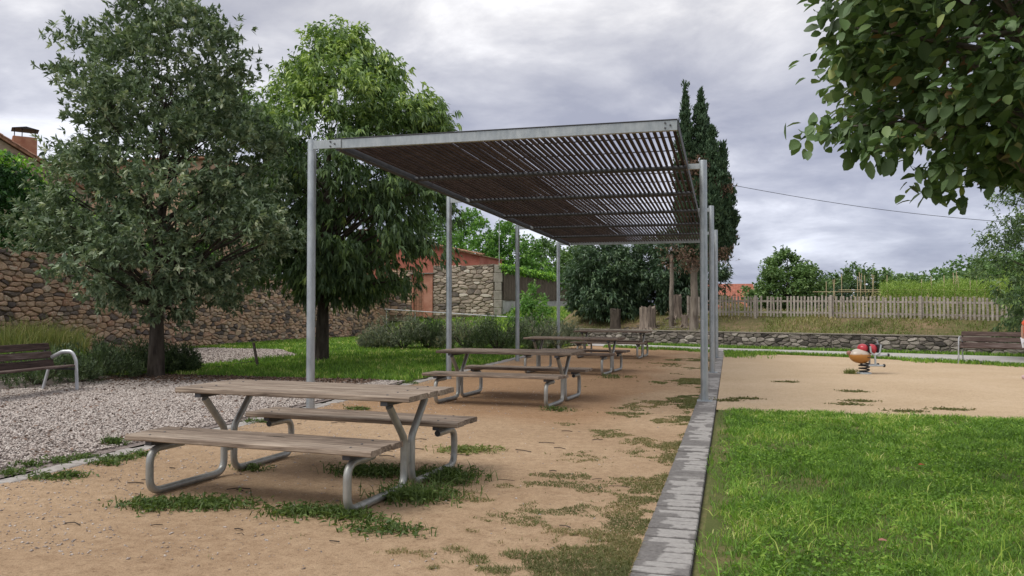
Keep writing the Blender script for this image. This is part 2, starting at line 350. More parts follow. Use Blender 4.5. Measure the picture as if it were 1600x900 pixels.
py_ = t.nodes.new('ShaderNodeCombineXYZ'); t.links.new(s.outputs[1], py_.inputs[1]); t.links.new(noise(t, py_.outputs[0], .55, 2, .5), dmp.inputs['Value'])
tcn = t.nodes.new('ShaderNodeTexCoord'); so_ = t.nodes.new('ShaderNodeSeparateXYZ'); t.links.new(tcn.outputs['Object'], so_.inputs[0])
em = t.nodes.new('ShaderNodeMapRange'); em.inputs['From Min'].default_value = .043; em.inputs['From Max'].default_value = .036
t.links.new(math_n(t, 'ADD', math_n(t, 'ABSOLUTE', so_.outputs[1]), math_n(t, 'MULTIPLY', math_n(t, 'SUBTRACT', noise(t, p, 9, 3, .6), .5), .035)), em.inputs['Value'])
rm = t.nodes.new('ShaderNodeMapRange'); rm.inputs['From Min'].default_value = -.205; rm.inputs['From Max'].default_value = -.225; t.links.new(xd, rm.inputs['Value'])
fac = math_n(t, 'MULTIPLY', math_n(t, 'MULTIPLY', mm.outputs[0], dmp.outputs[0]), math_n(t, 'MULTIPLY', em.outputs[0], rm.outputs[0]))
gr = noise(t, p, 40, 6, .7)
t.links.new(mixc(t, fac, ramp(t, gr, [(.35, (.135,.127,.12)), (.65, (.215,.20,.188))]), ramp(t, gr, [(.35, (.29,.275,.26)), (.65, (.40,.38,.355))])), b.inputs['Base Color'])
bump(t, b, gr, .5, .004); M['paver'] = m
M['edgepaver'] = simple('pale_edge_paver', (.29,.265,.24), (.44,.41,.375), 9, .93, 0, .4, .006)
def plain(name, c, rough=.5, var=.85):
    return simple(name, tuple(x*var for x in c), c, 5, rough, 0, .05, .002)

# ------------------------------------------------------------------ ground sheets
def sheet(name, poly, z, mat, sub=None):
    me = bpy.data.meshes.new(name); me.from_pydata([(x, y, z) for x, y in poly], [], [tuple(range(len(poly)))]); me.materials.append(mat); me.update()
    return tag(link(name, me), kind='structure')
sheet('ground', [(-900,-300),(900,-300),(900,1500),(-900,1500)], -.03, M['field'])
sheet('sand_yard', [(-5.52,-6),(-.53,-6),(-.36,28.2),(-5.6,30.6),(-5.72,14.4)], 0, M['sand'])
WALL = [(-30,40.5),(-9,35.2),(-7,34.2),(-5.4,33.2),(-.2,30.4),(3.3,29.0),(8.5,27.0),(14,24.6),(40,12)]
def ywall(x): return np.interp(x, [a for a, _ in WALL], [b for _, b in WALL])
sheet('playground_sand', [(-.19,11.55),(13,11.55),(13,18.5),(7.4,21.6),(6.0,23.0),(2.9,25.4),(-.18,26.9)], 0, M['sandp'])
sheet('concrete_path', [(-7.5,31.4),(-5.3,30.2),(-2.6,28.35),(-.2,26.95),(2.9,25.5),(5.9,23.3),(7.0,22.2),(12.5,18.8),(14.5,21.8),(8.3,26.1),(6.66,26.8),(3.2,28.1),(-.23,29.3),(-2.9,30.9),(-6.6,33.0)], .012, M['path'])
sheet('verge', [(-9,32.4),(-6.6,32.9),(-2.9,30.8),(-.23,29.2),(3.2,28.0),(6.66,26.7),(8.3,26.0),(16,22),(17,26),(8.6,27.6),(3.3,29.6),(-.2,31),(-7,34.8),(-9,35)], -.004, M['slope'])
sheet('verge', [(-.2,26.6),(2.9,25.1),(5.9,22.9),(7.0,21.8),(12.5,18.4),(12.6,18.9),(7.1,22.3),(6.0,23.4),(3.0,25.6),(-.2,27.0)], .004, M['slope'])
sheet('gravel_bed', [(-16,2),(-5.78,2),(-5.98,14.4),(-11.3,14.4),(-16,13.2)], -.004, M['gravelbed'])
sheet('lawn_soil', [(-.16,-3),(8.5,-3),(8.5,11.55),(-.16,11.55)], .0, M['lawnsoil'])
sheet('lawn_soil', [(-19,14.4),(-5.98,14.4),(-5.9,31),(-9,34.6),(-19,38)], -.008, M['lawnsoil'])
g2 = [gp(262,577), gp(392,563), gp(470,556), gp(440,547), gp(330,544), gp(250,546)]
sheet('gravel_bed', [(p.x, p.y) for p in g2], .0, M['gravelbed'])
# raised ground behind the retaining wall / grassy slope to the left
xs = np.concatenate([np.linspace(-90,-12,24), np.linspace(-11,14,60), np.linspace(15,90,24)])
ds = np.concatenate([np.linspace(0,4,14), np.linspace(4.5,16,20), np.linspace(18,160,16)])
XX, DD = np.meshgrid(xs, ds); YY = ywall(XX)+.14+DD
def hill_h(X, D):
    hr = .50+.62*sstep(D/2.8)+.004*D; hl = 1.45*sstep(D/9.5)
    wv = sstep((np.asarray(X)+8.6)/2.0); return wv*hr+(1-wv)*hl
ZZ = hill_h(XX, DD)+(vnoise(XX, YY, 1.1)-.5)*.10*sstep(DD/.8)
V = np.stack([XX, YY, ZZ], -1).reshape(-1,3); nx = len(xs); F = [(j*nx+i, j*nx+i+1, (j+1)*nx+i+1, (j+1)*nx+i) for j in range(len(ds)-1) for i in range(nx-1)]
right = [f for f in F if V[f[0]][0] > -8.3]; left = [f for f in F if V[f[0]][0] <= -8.3]
tag(link('earth_bank', fmesh('earth_bank', V, right, M['bank'], True)), kind='structure')
tag(link('grass_slope', fmesh('grass_slope', V, left, M['slope'], True)), kind='structure')
def bankz(x, y): return float(hill_h(np.array(x), np.array(max(y-float(ywall(x))-.14, 0))))

# ------------------------------------------------------------------ grass and leaf builders
def unit(a): return a/np.maximum(np.linalg.norm(a, axis=-1, keepdims=True), 1e-9)
def blades(P, h, wd, lean=.5, tint=None):
    n = len(P); a = RS.rand(n)*2*PI; ld = np.stack([np.cos(a), np.sin(a), np.zeros(n)], -1); b = RS.rand(n)*2*PI
    sd_ = np.stack([np.cos(b), np.sin(b), np.zeros(n)], -1)*(wd/2)[:,None]; l = (RS.rand(n)**1.2*lean)[:,None]*h[:,None]
    up = np.array([0,0,1.0]); mid = P+up*(h*.6)[:,None]+ld*l*.45; tip = P+up*(h*(1-.25*RS.rand(n)))[:,None]+ld*l*1.25
    V = np.stack([P-sd_, P+sd_, mid+sd_*.75, mid-sd_*.75, tip], 1).reshape(-1,3); o = (np.arange(n)*5)[:,None]
    F = np.concatenate([o+[0,1,2], o+[0,2,3], o+[3,2,4]]); 
    t = RS.rand(n) if tint is None else tint
    return V, F, np.repeat(t, 5)
def leaf_quads(P, D, L, W, droop=.2, fold=.12, tint=None):
    n = len(P); D = unit(D); r = RS.normal(size=(n,3))*.55+np.array([0,0,1.0]); S = unit(np.cross(D, r)); Nn = np.cross(S, D)
    L = np.broadcast_to(L, (n,))[:,None]; W = np.broadcast_to(W, (n,))[:,None]
    m = P+D*L*.45+Nn*W*fold; tip = P+D*L-np.array([0,0,1.0])*L*droop
    V = np.stack([P, m+S*W/2, tip, m-S*W/2], 1).reshape(-1,3); F = (np.arange(n)*4)[:,None]+np.array([0,1,2,3])
    return V, F, np.repeat(RS.rand(n) if tint is None else tint, 4)
def sprigs(C, A, k, length, L, W, spread=.9, droop=.2, tvar=.25, tbase=None, down=0.0):
    """leafy twigs: C centres, A axes, k leaves each"""
    n = len(C); A = unit(A); u = RS.rand(n,k,1); Pp = C[:,None]+A[:,None]*(u-.5)*length
    D = A[:,None]*.75+RS.normal(size=(n,k,3))*spread*.6; D[...,2] -= down
    tb = RS.rand(n) if tbase is None else tbase
    t = np.clip(tb[:,None]+(RS.rand(n,k)-.5)*tvar*2, 0, 1)
    return leaf_quads(Pp.reshape(-1,3), D.reshape(-1,3), L*(.7+.6*RS.rand(n*k)), W*(.7+.6*RS.rand(n*k)), droop, .12, t.ravel())
def crown_points(prof, nclump, nsprig, csize, cx=0, cy=0, lob=.22, seed=1, inner=.35, squash=(1,1)):
    """clumpy sample inside a radius-by-height profile; returns centres, outward axes, rel radius, clump centres"""
    R = np.random.RandomState(seed); zs = np.array([p[0] for p in prof]); rs = np.array([p[1] for p in prof])
    zt = np.linspace(zs[0], zs[-1], 200); rt = np.interp(zt, zs, rs); pdf = rt**1.3+.02; pdf /= pdf.sum()
    z = R.choice(zt, nclump, p=pdf)+R.normal(size=nclump)*.05; a = R.rand(nclump)*2*PI
    ph = R.rand(6)*6.28
    fac = 1+lob*(.5*np.sin(3*a+2.1*z+ph[0])+.35*np.sin(5*a-1.7*z+ph[1])+.4*np.sin(2*a+3.3*z+ph[2])+.3*np.sin(7*a+4.1*z+ph[3]))
    u = inner+(1-inner)*R.rand(nclump)**.55; r = np.interp(z, zs, rs)*fac*u
    cc = np.stack([cx+r*np.cos(a)*squash[0], cy+r*np.sin(a)*squash[1], z], -1)
    sz = csize*(.55+.9*R.rand(nclump))
    C = np.repeat(cc, nsprig, 0)+unit(R.normal(size=(nclump*nsprig,3)))*(R.rand(nclump*nsprig,1)**.5)*np.repeat(sz, nsprig)[:,None]*np.array([1,1,.72])
    mid = np.array([cx, cy, zs[0]+.42*(zs[-1]-zs[0])]); A = unit(C-mid)+np.array([0,0,.35])+R.normal(size=C.shape)*.45
    return C, A, np.repeat(u, nsprig), cc
def trunk(name, parent, base, top, r0, r1, mat, limbs=(), wob=.06, n=12, flare=1.35, seed=3):
    R = random.Random(seed); mb = MB(); base = Vector(base); top = Vector(top); pts = []; rad = []
    for i in range(9):
        u = i/8; p = base.lerp(top, u)+Vector((R.uniform(-1,1), R.uniform(-1,1), 0))*wob*(u > 0); pts.append(p); rad.append((r0+(r1-r0)*u)*(flare if i == 0 else (1.1 if i == 1 else 1)))
    pts.insert(1, base.lerp(pts[1], .3)); rad.insert(1, r0*1.12)
    mb.tube(pts, rad, n)
    for (s, c, rr) in limbs:
        s = Vector(s); c = Vector(c); m1 = s.lerp(c, .35)+Vector((R.uniform(-.1,.1), R.uniform(-.1,.1), .10))*(c-s).length*.5; m2 = s.lerp(c, .7)+Vector((R.uniform(-.1,.1), R.uniform(-.1,.1), .08))*(c-s).length*.4
        mb.tube([s, m1, m2, c], [rr, rr*.75, rr*.5, rr*.15], 6)
    return mb.build(name, mat, parent, True, 60)
def limbs_to(cc, base, top, k, rr, seed=5, z0=.25):
    R = random.Random(seed); out = []; base = Vector(base); top = Vector(top)
    for i in R.sample(range(len(cc)), min(k, len(cc))):
        c = Vector(cc[i]); u = min(max((c.z-base.z)/(top.z-base.z)-.25, z0), .95); out.append((base.lerp(top, u), c, rr*(1.15-u)))
    return out
def crown_obj(parent, parts, mat, name='crown'):
    V = np.concatenate([p[0] for p in parts]); o = 0; Fs = []
    for p in parts: Fs.append(p[1]+o); o += len(p[0])
    ob = link(name, fmesh(name, V, np.concatenate(Fs), mat, False, np.concatenate([p[2] for p in parts])), parent); ob['kind'] = 'stuff'; return ob

# ------------------------------------------------------------------ lawns and grass
def in_poly(x, y, poly):
    r = np.zeros(len(x), bool); n = len(poly)
    for i in range(n):
        (x1, y1), (x2, y2) = poly[i], poly[(i+1) % n]
        c = ((y1 > y) != (y2 > y)) & (x < (x2-x1)*(y-y1)/(y2-y1+1e-12)+x1); r ^= c
    return r
def lawn(name, label, n, samp, hfun, wfun, mat, lean=.8, tintf=None):
    x, y = samp(n); P = np.stack([x, y, np.full(len(x), -.01)], -1); h = hfun(x, y)*(.5+.9*RS.rand(len(x))); wd = wfun(x, y)*(.7+.6*RS.rand(len(x)))
    t = np.clip(RS.rand(len(x))**1.2*.75+(vnoise(x, y, 1.3, 4)-.5)*.42+(vnoise(x, y, 6, 9)-.5)*.6+.14, 0, 1) if tintf is None else tintf(x, y)
    V, F, tt = blades(P, h, wd, lean, t); return tag(link(name, fmesh(name, V, F, mat, False, tt)), label, 'grass', kind='stuff')
def samp_right(n):
    y = 3.0+8.62*RS.rand(n*2)**1.25; x = -.2+RS.rand(n*2)*(.312*y+1.7)
    edge = (vnoise(x, y, 3, 2)-.35)*.16; d = vnoise(x, y, 2.6, 7)*.7+vnoise(x, y, 8, 8)*.3
    k = (x > -.17+edge) & (y < 11.36+.34*vnoise(x, y, 2.2, 3)*vnoise(x, y, 9, 33)*1.6) & (RS.rand(n*2) < np.clip((d-.12)*3, .25, 1)*np.clip((x+.17-.10*vnoise(x, y, 1.5, 61))/.22, .14, 1))
    return x[k][:n], y[k][:n]
lawn('lawn_grass', 'dense green lawn grass in the right foreground beside the paving strip', 150000, samp_right,
     lambda x, y: .024+.034*vnoise(x, y, 1.7, 5)*sstep(1.3-.06*y)+.022*vnoise(x, y, 6, 6)+.012*(y > 9), lambda x, y: .0052+.0008*np.maximum(y-4, 0), M['grass'], 1.3)
# broad weed leaves mixed through that lawn
x, y = samp_right(24000); P = np.stack([x, y, .012+.035*RS.rand(len(x))], -1); D = RS.normal(size=(len(x),3)); D[:,2] = .25+.3*RS.rand(len(x))
k_ = vnoise(x, y, 2.2, 21) > .45; P = P[k_]; D = D[k_]
V, F, t = leaf_quads(P, D, .02+.028*RS.rand(len(P)), .011+.013*RS.rand(len(P)), .3, .1, np.clip(RS.rand(len(P))*.85, 0, 1))
tag(link('lawn_clover', fmesh('lawn_clover', V, F, M['grass'], False, t)), 'small broad green leaves growing through the right foreground lawn', 'ground cover', kind='stuff')
def samp_tall(n):
    x, y = samp_right(n*6); k = (vnoise(x, y, 1.1, 31) > .5) & (y < 7.5); return x[k][:n], y[k][:n]
lawn('tall_lawn_grass', 'long arching grass blades standing above the nearest lawn', 800, samp_tall, lambda x, y: .10+.05*(y < 5.5), lambda x, y: .008+0*x, M['grass'], 1.5, lambda x, y: .55+.4*RS.rand(len(x)))
LP = [(-13.2,14.45),(-6.0,14.45),(-5.92,31),(-9,34.6),(-19,38),(-19,24),(-14,18)]; G2 = [(p.x, p.y) for p in g2]
def samp_left(n):
    x = -19+13.2*RS.rand(n*4); y = 14.3+20*RS.rand(n*4)**1.5; k = in_poly(x, y, LP) & ~in_poly(x, y, G2); return x[k][:n], y[k][:n]
lawn('lawn_grass', 'shaded green lawn under the two left trees, before the stone wall', 60000, samp_left, lambda x, y: .08+.05*vnoise(x, y, .8, 5), lambda x, y: .014+.0016*(y-14), M['grass'], .9)
def samp_slope(n):
    x = -17+9*RS.rand(n*3); y = ywall(x)+9*RS.rand(n*3); return x[:n], y[:n]
x, y = samp_slope(14000); z = hill_h(x, y-ywall(x)-.14); V, F, t = blades(np.stack([x,y,z],-1), .10+.08*RS.rand(len(x)), .04+0*x, .8)
tag(link('slope_grass', fmesh('slope_grass', V, F, M['grass'], False, t)), 'sunlit grass on the slope below the reed fence', 'grass', kind='stuff')
x = -8+22*RS.rand(26000); dd = RS.rand(26000)**.9*3.6; y = ywall(x)+.16+dd; dn = vnoise(x, y, .9, 3)
k_ = (RS.rand(len(x)) < np.where(x < -.8, .25, .95)*np.clip((dn-.2)*2.2, .1, 1)); x, y, dd = x[k_], y[k_], dd[k_]
V, F, t = blades(np.stack([x,y,hill_h(x,dd)-.02],-1), .07+.14*RS.rand(len(x))*(.4+vnoise(x,y,.7,8)), .03+0*x, 1.0, np.clip(.15+.85*vnoise(x,y,.8,12)*(.6+.6*RS.rand(len(x))), 0, 1))
tag(link('bank_grass', fmesh('bank_grass', V, F, M['drygrass'], False, t)), 'half dry grass on the bank between retaining wall and picket fence', 'grass', kind='stuff')
# verge tufts along the path
pa = [(-5.2,30.0),(-2.6,28.25),(-.2,26.85),(2.9,25.35),(5.9,23.2),(7.0,22.1),(12,18.9)]
n = 9000; u = RS.rand(n)*17.2-5.2; yy_ = np.interp(u, [a for a,_ in pa], [b for _,b in pa]); y = yy_-.05-RS.rand(n)**2*(.25+.5*(vnoise(u, u*0, 1.2, 5) > .6)+.5*((u > 4.6)&(u < 7.4)))
k_ = (vnoise(u, y, 1.1, 14) > .36); u, y = u[k_], y[k_]
u2 = RS.rand(5000)*16-7; y2 = ywall(u2)-.05-RS.rand(5000)**1.5*.7; u = np.concatenate([u,u2]); y = np.concatenate([y,y2])
u3 = -.15+RS.rand(1400)**1.6*1.5; y3 = 26.6-RS.rand(1400)**1.3*3.2*(1-.4*RS.rand(1400)); k3 = vnoise(u3,y3,1.6,17) > .42; u = np.concatenate([u,u3[k3]]); y = np.concatenate([y,y3[k3]])
V, F, t = blades(np.stack([u,y,0*u],-1), .05+.09*RS.rand(len(u)), .022+0*u, .9)
tag(link('verge_grass', fmesh('verge_grass', V, F, M['grass'], False, t*.9)), 'ragged green grass along both edges of the concrete path', 'grass', kind='stuff')

# ------------------------------------------------------------------ pebbles, gravel
OCT = np.array([(1,0,0),(0,1,0),(-1,0,0),(0,-1,0),(0,0,1),(0,0,-.6)], float); OCF = np.array([(0,1,4),(1,2,4),(2,3,4),(3,0,4),(1,0,5),(2,1,5),(3,2,5),(0,3,5)])
def pebbles(x, y, z, s, tint):
    n = len(x); a = RS.rand(n)*2*PI; B = OCT[None]*(s[:,None,None]*(.65+.7*RS.rand(n,6,1)))*np.array([1,.75,.5]); c, q = np.cos(a)[:,None], np.sin(a)[:,None]
    X = B[...,0]*c-B[...,1]*q; Y = B[...,0]*q+B[...,1]*c; tl = RS.normal(size=(n,1))*.35; Z = B[...,2]+X*tl
    V = np.stack([X+x[:,None], Y+y[:,None], Z+z[:,None]], -1).reshape(-1,3); F = ((np.arange(n)*6)[:,None,None]+OCF[None]).reshape(-1,3); return V, F, np.repeat(tint, 6)
n = 210000; y = 4.4+10.1*RS.rand(n)**.9; x = -5.98-RS.rand(n)*7.5; k_ = (x > -1.09*y-1.4) & (x > -12.6)
k_ &= in_poly(x, y, [(-12.8,3),(-5.95,3),(-6.05,14.55),(-11.6,14.5)]); x, y = x[k_], y[k_]; x, y = x[:72000], y[:72000]
V, F, t = pebbles(x, y, .004+.008*RS.rand(len(x)), .009+.011*RS.rand(len(x))+.0006*y, np.clip(.14+.8*RS.rand(len(x))**.9+.12*(vnoise(x,y,.7,3)-.5), 0, 1))
tag(link('gravel', fmesh('gravel', V, F, M['pebble'], False, t)), 'loose pinkish grey gravel chips left of the picnic tables', 'gravel', kind='stuff')
n = 9000; x = -19+9*RS.rand(n*3); y = 17+11*RS.rand(n*3); k_ = in_poly(x, y, G2); x, y = x[k_][:n], y[k_][:n]
V, F, t = pebbles(x, y, .01+0*x, .03+.02*RS.rand(len(x)), RS.rand(len(x))*.8); tag(link('gravel', fmesh('gravel', V, F, M['pebble'], False, t)), 'far gravel patch between the left lawn and the stone wall', 'gravel', kind='stuff')
n = 15000; x = -5.6+5*RS.rand(n); y = 3.8+10*RS.rand(n)**1.5; wgt = np.clip((-2.0-x)/2.2, .08, 1)*(.25+vnoise(x,y,1.2,6)); k_ = RS.rand(n) < wgt; x, y = x[k_], y[k_]
xe = -5.62+np.abs(RS.normal(size=1500))*.16; ye = 4.2+11*RS.rand(1500)**1.3; x = np.concatenate([x,xe]); y = np.concatenate([y,ye])
V, F, t = pebbles(x, y, .002+0*x, .0028+.013*RS.rand(len(x))**3.5, np.clip(.15+.75*RS.rand(len(x)), 0, 1))
tag(link('sand_pebbles', fmesh('sand_pebbles', V, F, M['pebble'], False, t)), 'small stones strewn over the sand round the nearest table', 'pebbles', kind='stuff')
# fallen leaves under the oak, twigs
n = 3800; x = -11.9+5.4*RS.rand(n)**1.3; y = 14.35-np.abs(RS.normal(size=n))*.55*(1+.4*(x < -10)); P = np.stack([x, y, .02+.02*RS.rand(n)],-1); D = RS.normal(size=(n,3)); D[:,2] *= .25
xx_ = -12.3+6.2*RS.rand(700); yy2 = 6+8*RS.rand(700); P = np.concatenate([P, np.stack([xx_, yy2, .03+0*xx_],-1)]); D2 = RS.normal(size=(700,3)); D2[:,2] *= .2; D = np.concatenate([D,D2])
V, F, t = leaf_quads(P, D, .05+.03*RS.rand(len(P)), .028, .1, .2); tag(link('leaf_litter', fmesh('leaf_litter', V, F, M['drybrown'], False, t)), 'brown fallen leaves on the gravel at the foot of the oak', 'fallen leaves', kind='stuff')
mb = MB()
for i in range(46):
    p = Vector((random.uniform(-5.2,-.8), random.uniform(4.3,9.5), .008)); a = random.uniform(-.6,.6)+(PI if random.random() < .5 else 0); l = random.uniform(.05,.2)
    q = p+Vector((math.cos(a), math.sin(a), 0))*l; mb.tube([p, p.lerp(q,.5)+Vector((0,random.uniform(-.02,.02),.006)), q], random.uniform(.002,.0045), 5)
tag(mb.build('twig_litter', M['bark']), 'thin dark broken twigs lying on the sand', 'twigs', kind='stuff')

# ------------------------------------------------------------------ weeds on the sand
n = 260000; x = -.47-RS.rand(n)**1.4*2.4; y = 3.9+20*RS.rand(n)**1.6
d = vnoise(x*1.0, y*.9, 1.7, 41)*.55+vnoise(x, y, 6, 42)*.28+vnoise(x, y, 17, 43)*.17; lim = .668+.16*((-x-.55)/2.3)+.04*sstep((y-9)/6)-.24*sstep((5.2-y)/1.0)-.085*np.exp(-((-x-.5)/.30)**2)
k_ = (d > lim-.02+.025*RS.normal(size=n)) & (x < -.525+.0064*(y-4)); x, y = x[k_][:44000], y[k_][:44000]
V, F, t = blades(np.stack([x,y,0*x],-1), .005+.013*RS.rand(len(x))+.012*(y < 5)*RS.rand(len(x)), .0045+.0010*(y-4), 2.6, np.clip(.15+.9*vnoise(x,y,3,9)*RS.rand(len(x))**.5, 0, 1))
tag(link('sand_weeds', fmesh('sand_weeds', V, F, M['weed'], False, t)), 'low mossy weeds spreading over the sand beside the paving strip', 'weeds', kind='stuff')
def weed(name, label, spots, n, h, parent=None, group='weed patches on the sand', mat='weedgreen', r=.16, leafy=1.0, lean=1.4):
    P = []
    for (cx, cy, s) in spots:
        k = int(n*s*.55); P.append(np.stack([cx+RS.normal(size=k)*r*s**.5, cy+RS.normal(size=k)*r*.55*s**.5, np.zeros(k)],-1))
    P = np.concatenate(P); A = blades(P, h*(.4+.8*RS.rand(len(P))), .007+.004*RS.rand(len(P)), lean, RS.rand(len(P))*.75)
    ml = int(len(P)*leafy); Q = P[RS.choice(len(P), ml)]+np.stack([RS.normal(size=ml)*.02, RS.normal(size=ml)*.02, h*.6*RS.rand(ml)],-1); D = RS.normal(size=(ml,3)); D[:,2] = np.abs(D[:,2])*.5
    B = leaf_quads(Q, D, .035+.03*RS.rand(ml), .014+.01*RS.rand(ml), .3, .1, RS.rand(ml)*.8)
    V = np.concatenate([A[0], B[0]]); Fq = np.concatenate([B[1][:,[0,1,2]], B[1][:,[0,2,3]]])+len(A[0])
    return tag(link(name, fmesh(name, V, np.concatenate([A[1], Fq]), M[mat], False, np.concatenate([A[2], B[2]]))), label, 'weeds', group, 'stuff')
def G(x, y): p = gp(x, y); return (p.x, p.y)
weed('weed_patch', 'green weed patch round the left front foot of the nearest table', [(*G(235,792),.8),(*G(290,790),1.1),(*G(340,790),.9),(*G(395,735),.25)], 420, .07)
weed('weed_patch', 'green weed patch under the front bench of the nearest table', [(*G(455,803),.6),(*G(505,802),.9),(*G(540,806),.5)], 420, .07)
weed('weed_patch', 'large leafy weed patch round the right posts of the nearest table', [(*G(650,775),1.2),(*G(690,752),1.1),(*G(640,782),.8),(*G(710,745),.6)], 480, .11)
weed('weed_patch', 'shaded weed patch behind the right posts of the nearest table', [(*G(585,742),1.0),(*G(560,738),.7),(*G(610,738),.7)], 420, .09)
weed('weed_patch', 'small weed tuft before the right front bench leg of nearest table', [(*G(600,830),.8),(*G(575,815),.35)], 380, .06)
weed('weed_patch', 'little green tuft at the front right foot of the second table', [(*G(870,642),.5)], 300, .08)
weed('weed_patch', 'little green tuft at the front right foot of the third table', [(*G(958,591),.5)], 200, .12)
weed('weed_patch', 'dry yellowish tuft right of the nearest table', [(*G(722,706),.8),(*G(745,703),.6)], 350, .05, mat='drygrass')
weed('weed_patch', 'bright round green clump on the gravel beside the edging pavers', [(*G(178,695),.5)], 500, .10, r=.08)
ORD = 'first second third fourth fifth sixth seventh eighth ninth tenth eleventh twelfth last'.split()
for i, (px, py, s) in enumerate([(20,740,.5),(45,728,.5),(95,722,.6),(130,716,.5),(75,748,.6),(115,745,.5),(165,725,.7),(190,718,.6),(220,712,.5),(400,660,.5),(560,640,.6),(640,600,.5),(690,588,.6)]):
    weed('edging_weed', [f'{ORD[i]} green tuft from the camera end of the left edging pavers'][0], [(*G(px,py),s)], 260, .06, r=.12, group='tufts along the left edging')
for i, (px, py) in enumerate([(1330,612),(1340,627),(1480,640),(1410,643),(1160,623),(1225,597),(1130,626),(1320,632)]):
    p = gp(px, py); weed('sand_weed', ['low weed mat left of the spring rider base, towards the lawn', 'low weed mat on bare sand halfway between rider and lawn edge', 'rightmost low weed mat near the lawn edge', 'low weed mat touching the lawn edge at right', 'low weed mat nearest the paving strip on the playground', 'small weed mat between the paving strip and the spring rider', 'small weed mat by the first right pole on the sand', 'narrow weed mat close below the middle mat on the sand'][i], [(p.x, p.y, .7), (p.x+.14, p.y+.02, .4)], 260, .02, r=.13, mat='weed', group='weed mats on the playground sand', lean=3)
mb = MB()

# ------------------------------------------------------------------ paving strip, edging
st = sheet('paving_strip', [(-.535,2.6),(-.205,2.6),(-.17,28.6),(-.40,28.6)], -.02, M['bedjoint'])
vars_ = []
for i in range(6):
    vars_.append(MB().bbox(-.156,.156,-.0435,.0435,-.06,.012+random.uniform(-.003,.003),.007).mesh('paver', M['paver']))
i = 0; y = 2.7
while y < 28.4:
    f = (y-2.7)/25.7; o = link('paver', random.choice(vars_), st); o.location = (-.367+.075*f*.9, y, random.uniform(-.003,.003)); o.rotation_euler = (random.uniform(-.006,.006), random.uniform(-.008,.008), random.uniform(-.012,.012))
    o.scale.x = 1-.24*f; y += .0985; i += 1
ed = sheet('edging_strip', [(-5.78,2.6),(-5.54,2.6),(-5.74,28),(-5.96,28)], -.012, M['mortargrey'])
ev = [MB().bbox(-.10,.10,-.09,.09,-.06,.010+random.uniform(-.004,.004),.01).mesh('edging_paver', M['edgepaver']) for _ in range(6)]
y = 2.8
while y < 27.8:
    f = (y-2.6)/25.4; o = link('edging_paver', random.choice(ev), ed); o.location = (-5.66-.19*f+random.uniform(-.012,.012), y, random.uniform(-.008,.004)); o.rotation_euler = (random.uniform(-.03,.03), random.uniform(-.03,.03), random.uniform(-.06,.06)); y += .195
mb = MB().tube([gp(330,575,.03), gp(400,564,.03)], .025, 6); tag(mb.build('timber_edge', M['bark']), 'low dark timber edge along the far gravel patch', 'edging')
p = gp(403,574); q = p+Vector((-.38,.4,.55)); tag(MB().tube([p, q], .035, 7).build('leaning_stake', M['bark'], None, True), 'dark wooden stake leaning over the shaded left lawn', 'stake')

# ------------------------------------------------------------------ pergola
PG = empty('pergola', (-4.98, 9.58, 0), .010); tag(PG, 'long galvanised steel pergola roofed with dark wooden slats over the tables', 'pergola')
RW, BAY, NB, HB = 4.40, 2.79, 6, 3.50
pole = MB().lathe([(.056,0),(.056,3.62),(.052,3.635)], 20).mesh('pole', M['galv'], True, 40)
foot = MB().bbox(-.11,.11,-.11,.11,0,.012,.003).mesh('base_plate', M['galv'])
brk = MB(); brk.bbox(0,.40,-.006,.006,3.50,3.61,.002)
brkL = brk.mesh('bracket', M['galvbeam']); bolm = MB().add([(.012*math.cos(k*PI/3), -.02, .012*math.sin(k*PI/3)) for k in range(6)]+[(.012*math.cos(k*PI/3), -.004, .012*math.sin(k*PI/3)) for k in range(6)],
            [tuple(range(6))]+[(k, k+6, (k+1)%6+6, (k+1)%6) for k in range(6)]).mesh('bolt', M['bolt'])
def three_bolts(par, x, y):
    for dx, dz in ((.25,3.585),(.25,3.525),(.31,3.555)): link('bolt', bolm, par).location = (x+dx, y, dz)
for i in range(4):
    y = i*2*BAY+.02; o = link('pole', pole, PG); o.location = (-.36, y+.0, 0)
    b = link('bracket', brkL, PG); b.location = (-.31, y-.055, 0); three_bolts(b, 0, 0)
for i in range(3):
    y = BAY*(1+2*i)+.04; o = link('pole', pole, PG); xw = -.372+4.98+.010*(y); o.location = (xw, y, 0)
    b = link('bracket', MB().bbox(0, xw-RW, -.03, .03, 3.505, 3.585, .003).mesh('bracket', M['galvbeam']), PG); b.location = (RW, y, 0); 
    f_ = link('base_plate', foot, PG); f_.location = (xw, y, .012)
def cbeam(l):   # channel along x
    mb = MB(); mb.bbox(0, l, -.006, .006, HB-.005, HB+.115, .002); mb.bbox(0, l, .0065, .055, HB-.005, HB+.003, .001); mb.bbox(0, l, .0065, .055, HB+.107, HB+.115, .001); return mb
cbeam(RW).build('front_beam', M['galvbeam'], PG).location = (0, -.02, 0)
MB().bbox(-.005, RW+.005, -.036, .03, HB+.1165, HB+.128, .002).build('edge_flashing', M['steeldark'], PG)
three_bolts(PG, RW-.39, -.022)
rb = cbeam(RW).build('rear_beam', M['galvbeam'], PG); rb.location = (RW, NB*BAY, 0); rb.rotation_euler.z = PI
for xx_, nm in ((-.006, 'side_beam'), (RW+.006, 'side_beam')):
    MB().bbox(xx_-.006, xx_+.006, -.012, NB*BAY-.01, HB-.004, HB+.114, .002).build(nm, M['steeldark'], PG)
MB().tube([(.03,0,HB-.01),(.03,NB*BAY,HB-.01)], .028, 8).build('edge_tube', M['steeldark'], PG, True)
pur = MB().tube([(.01,0,HB+.028),(RW-.01,0,HB+.028)], .036, 10).mesh('purlin', M['steeldark'], True, 60)
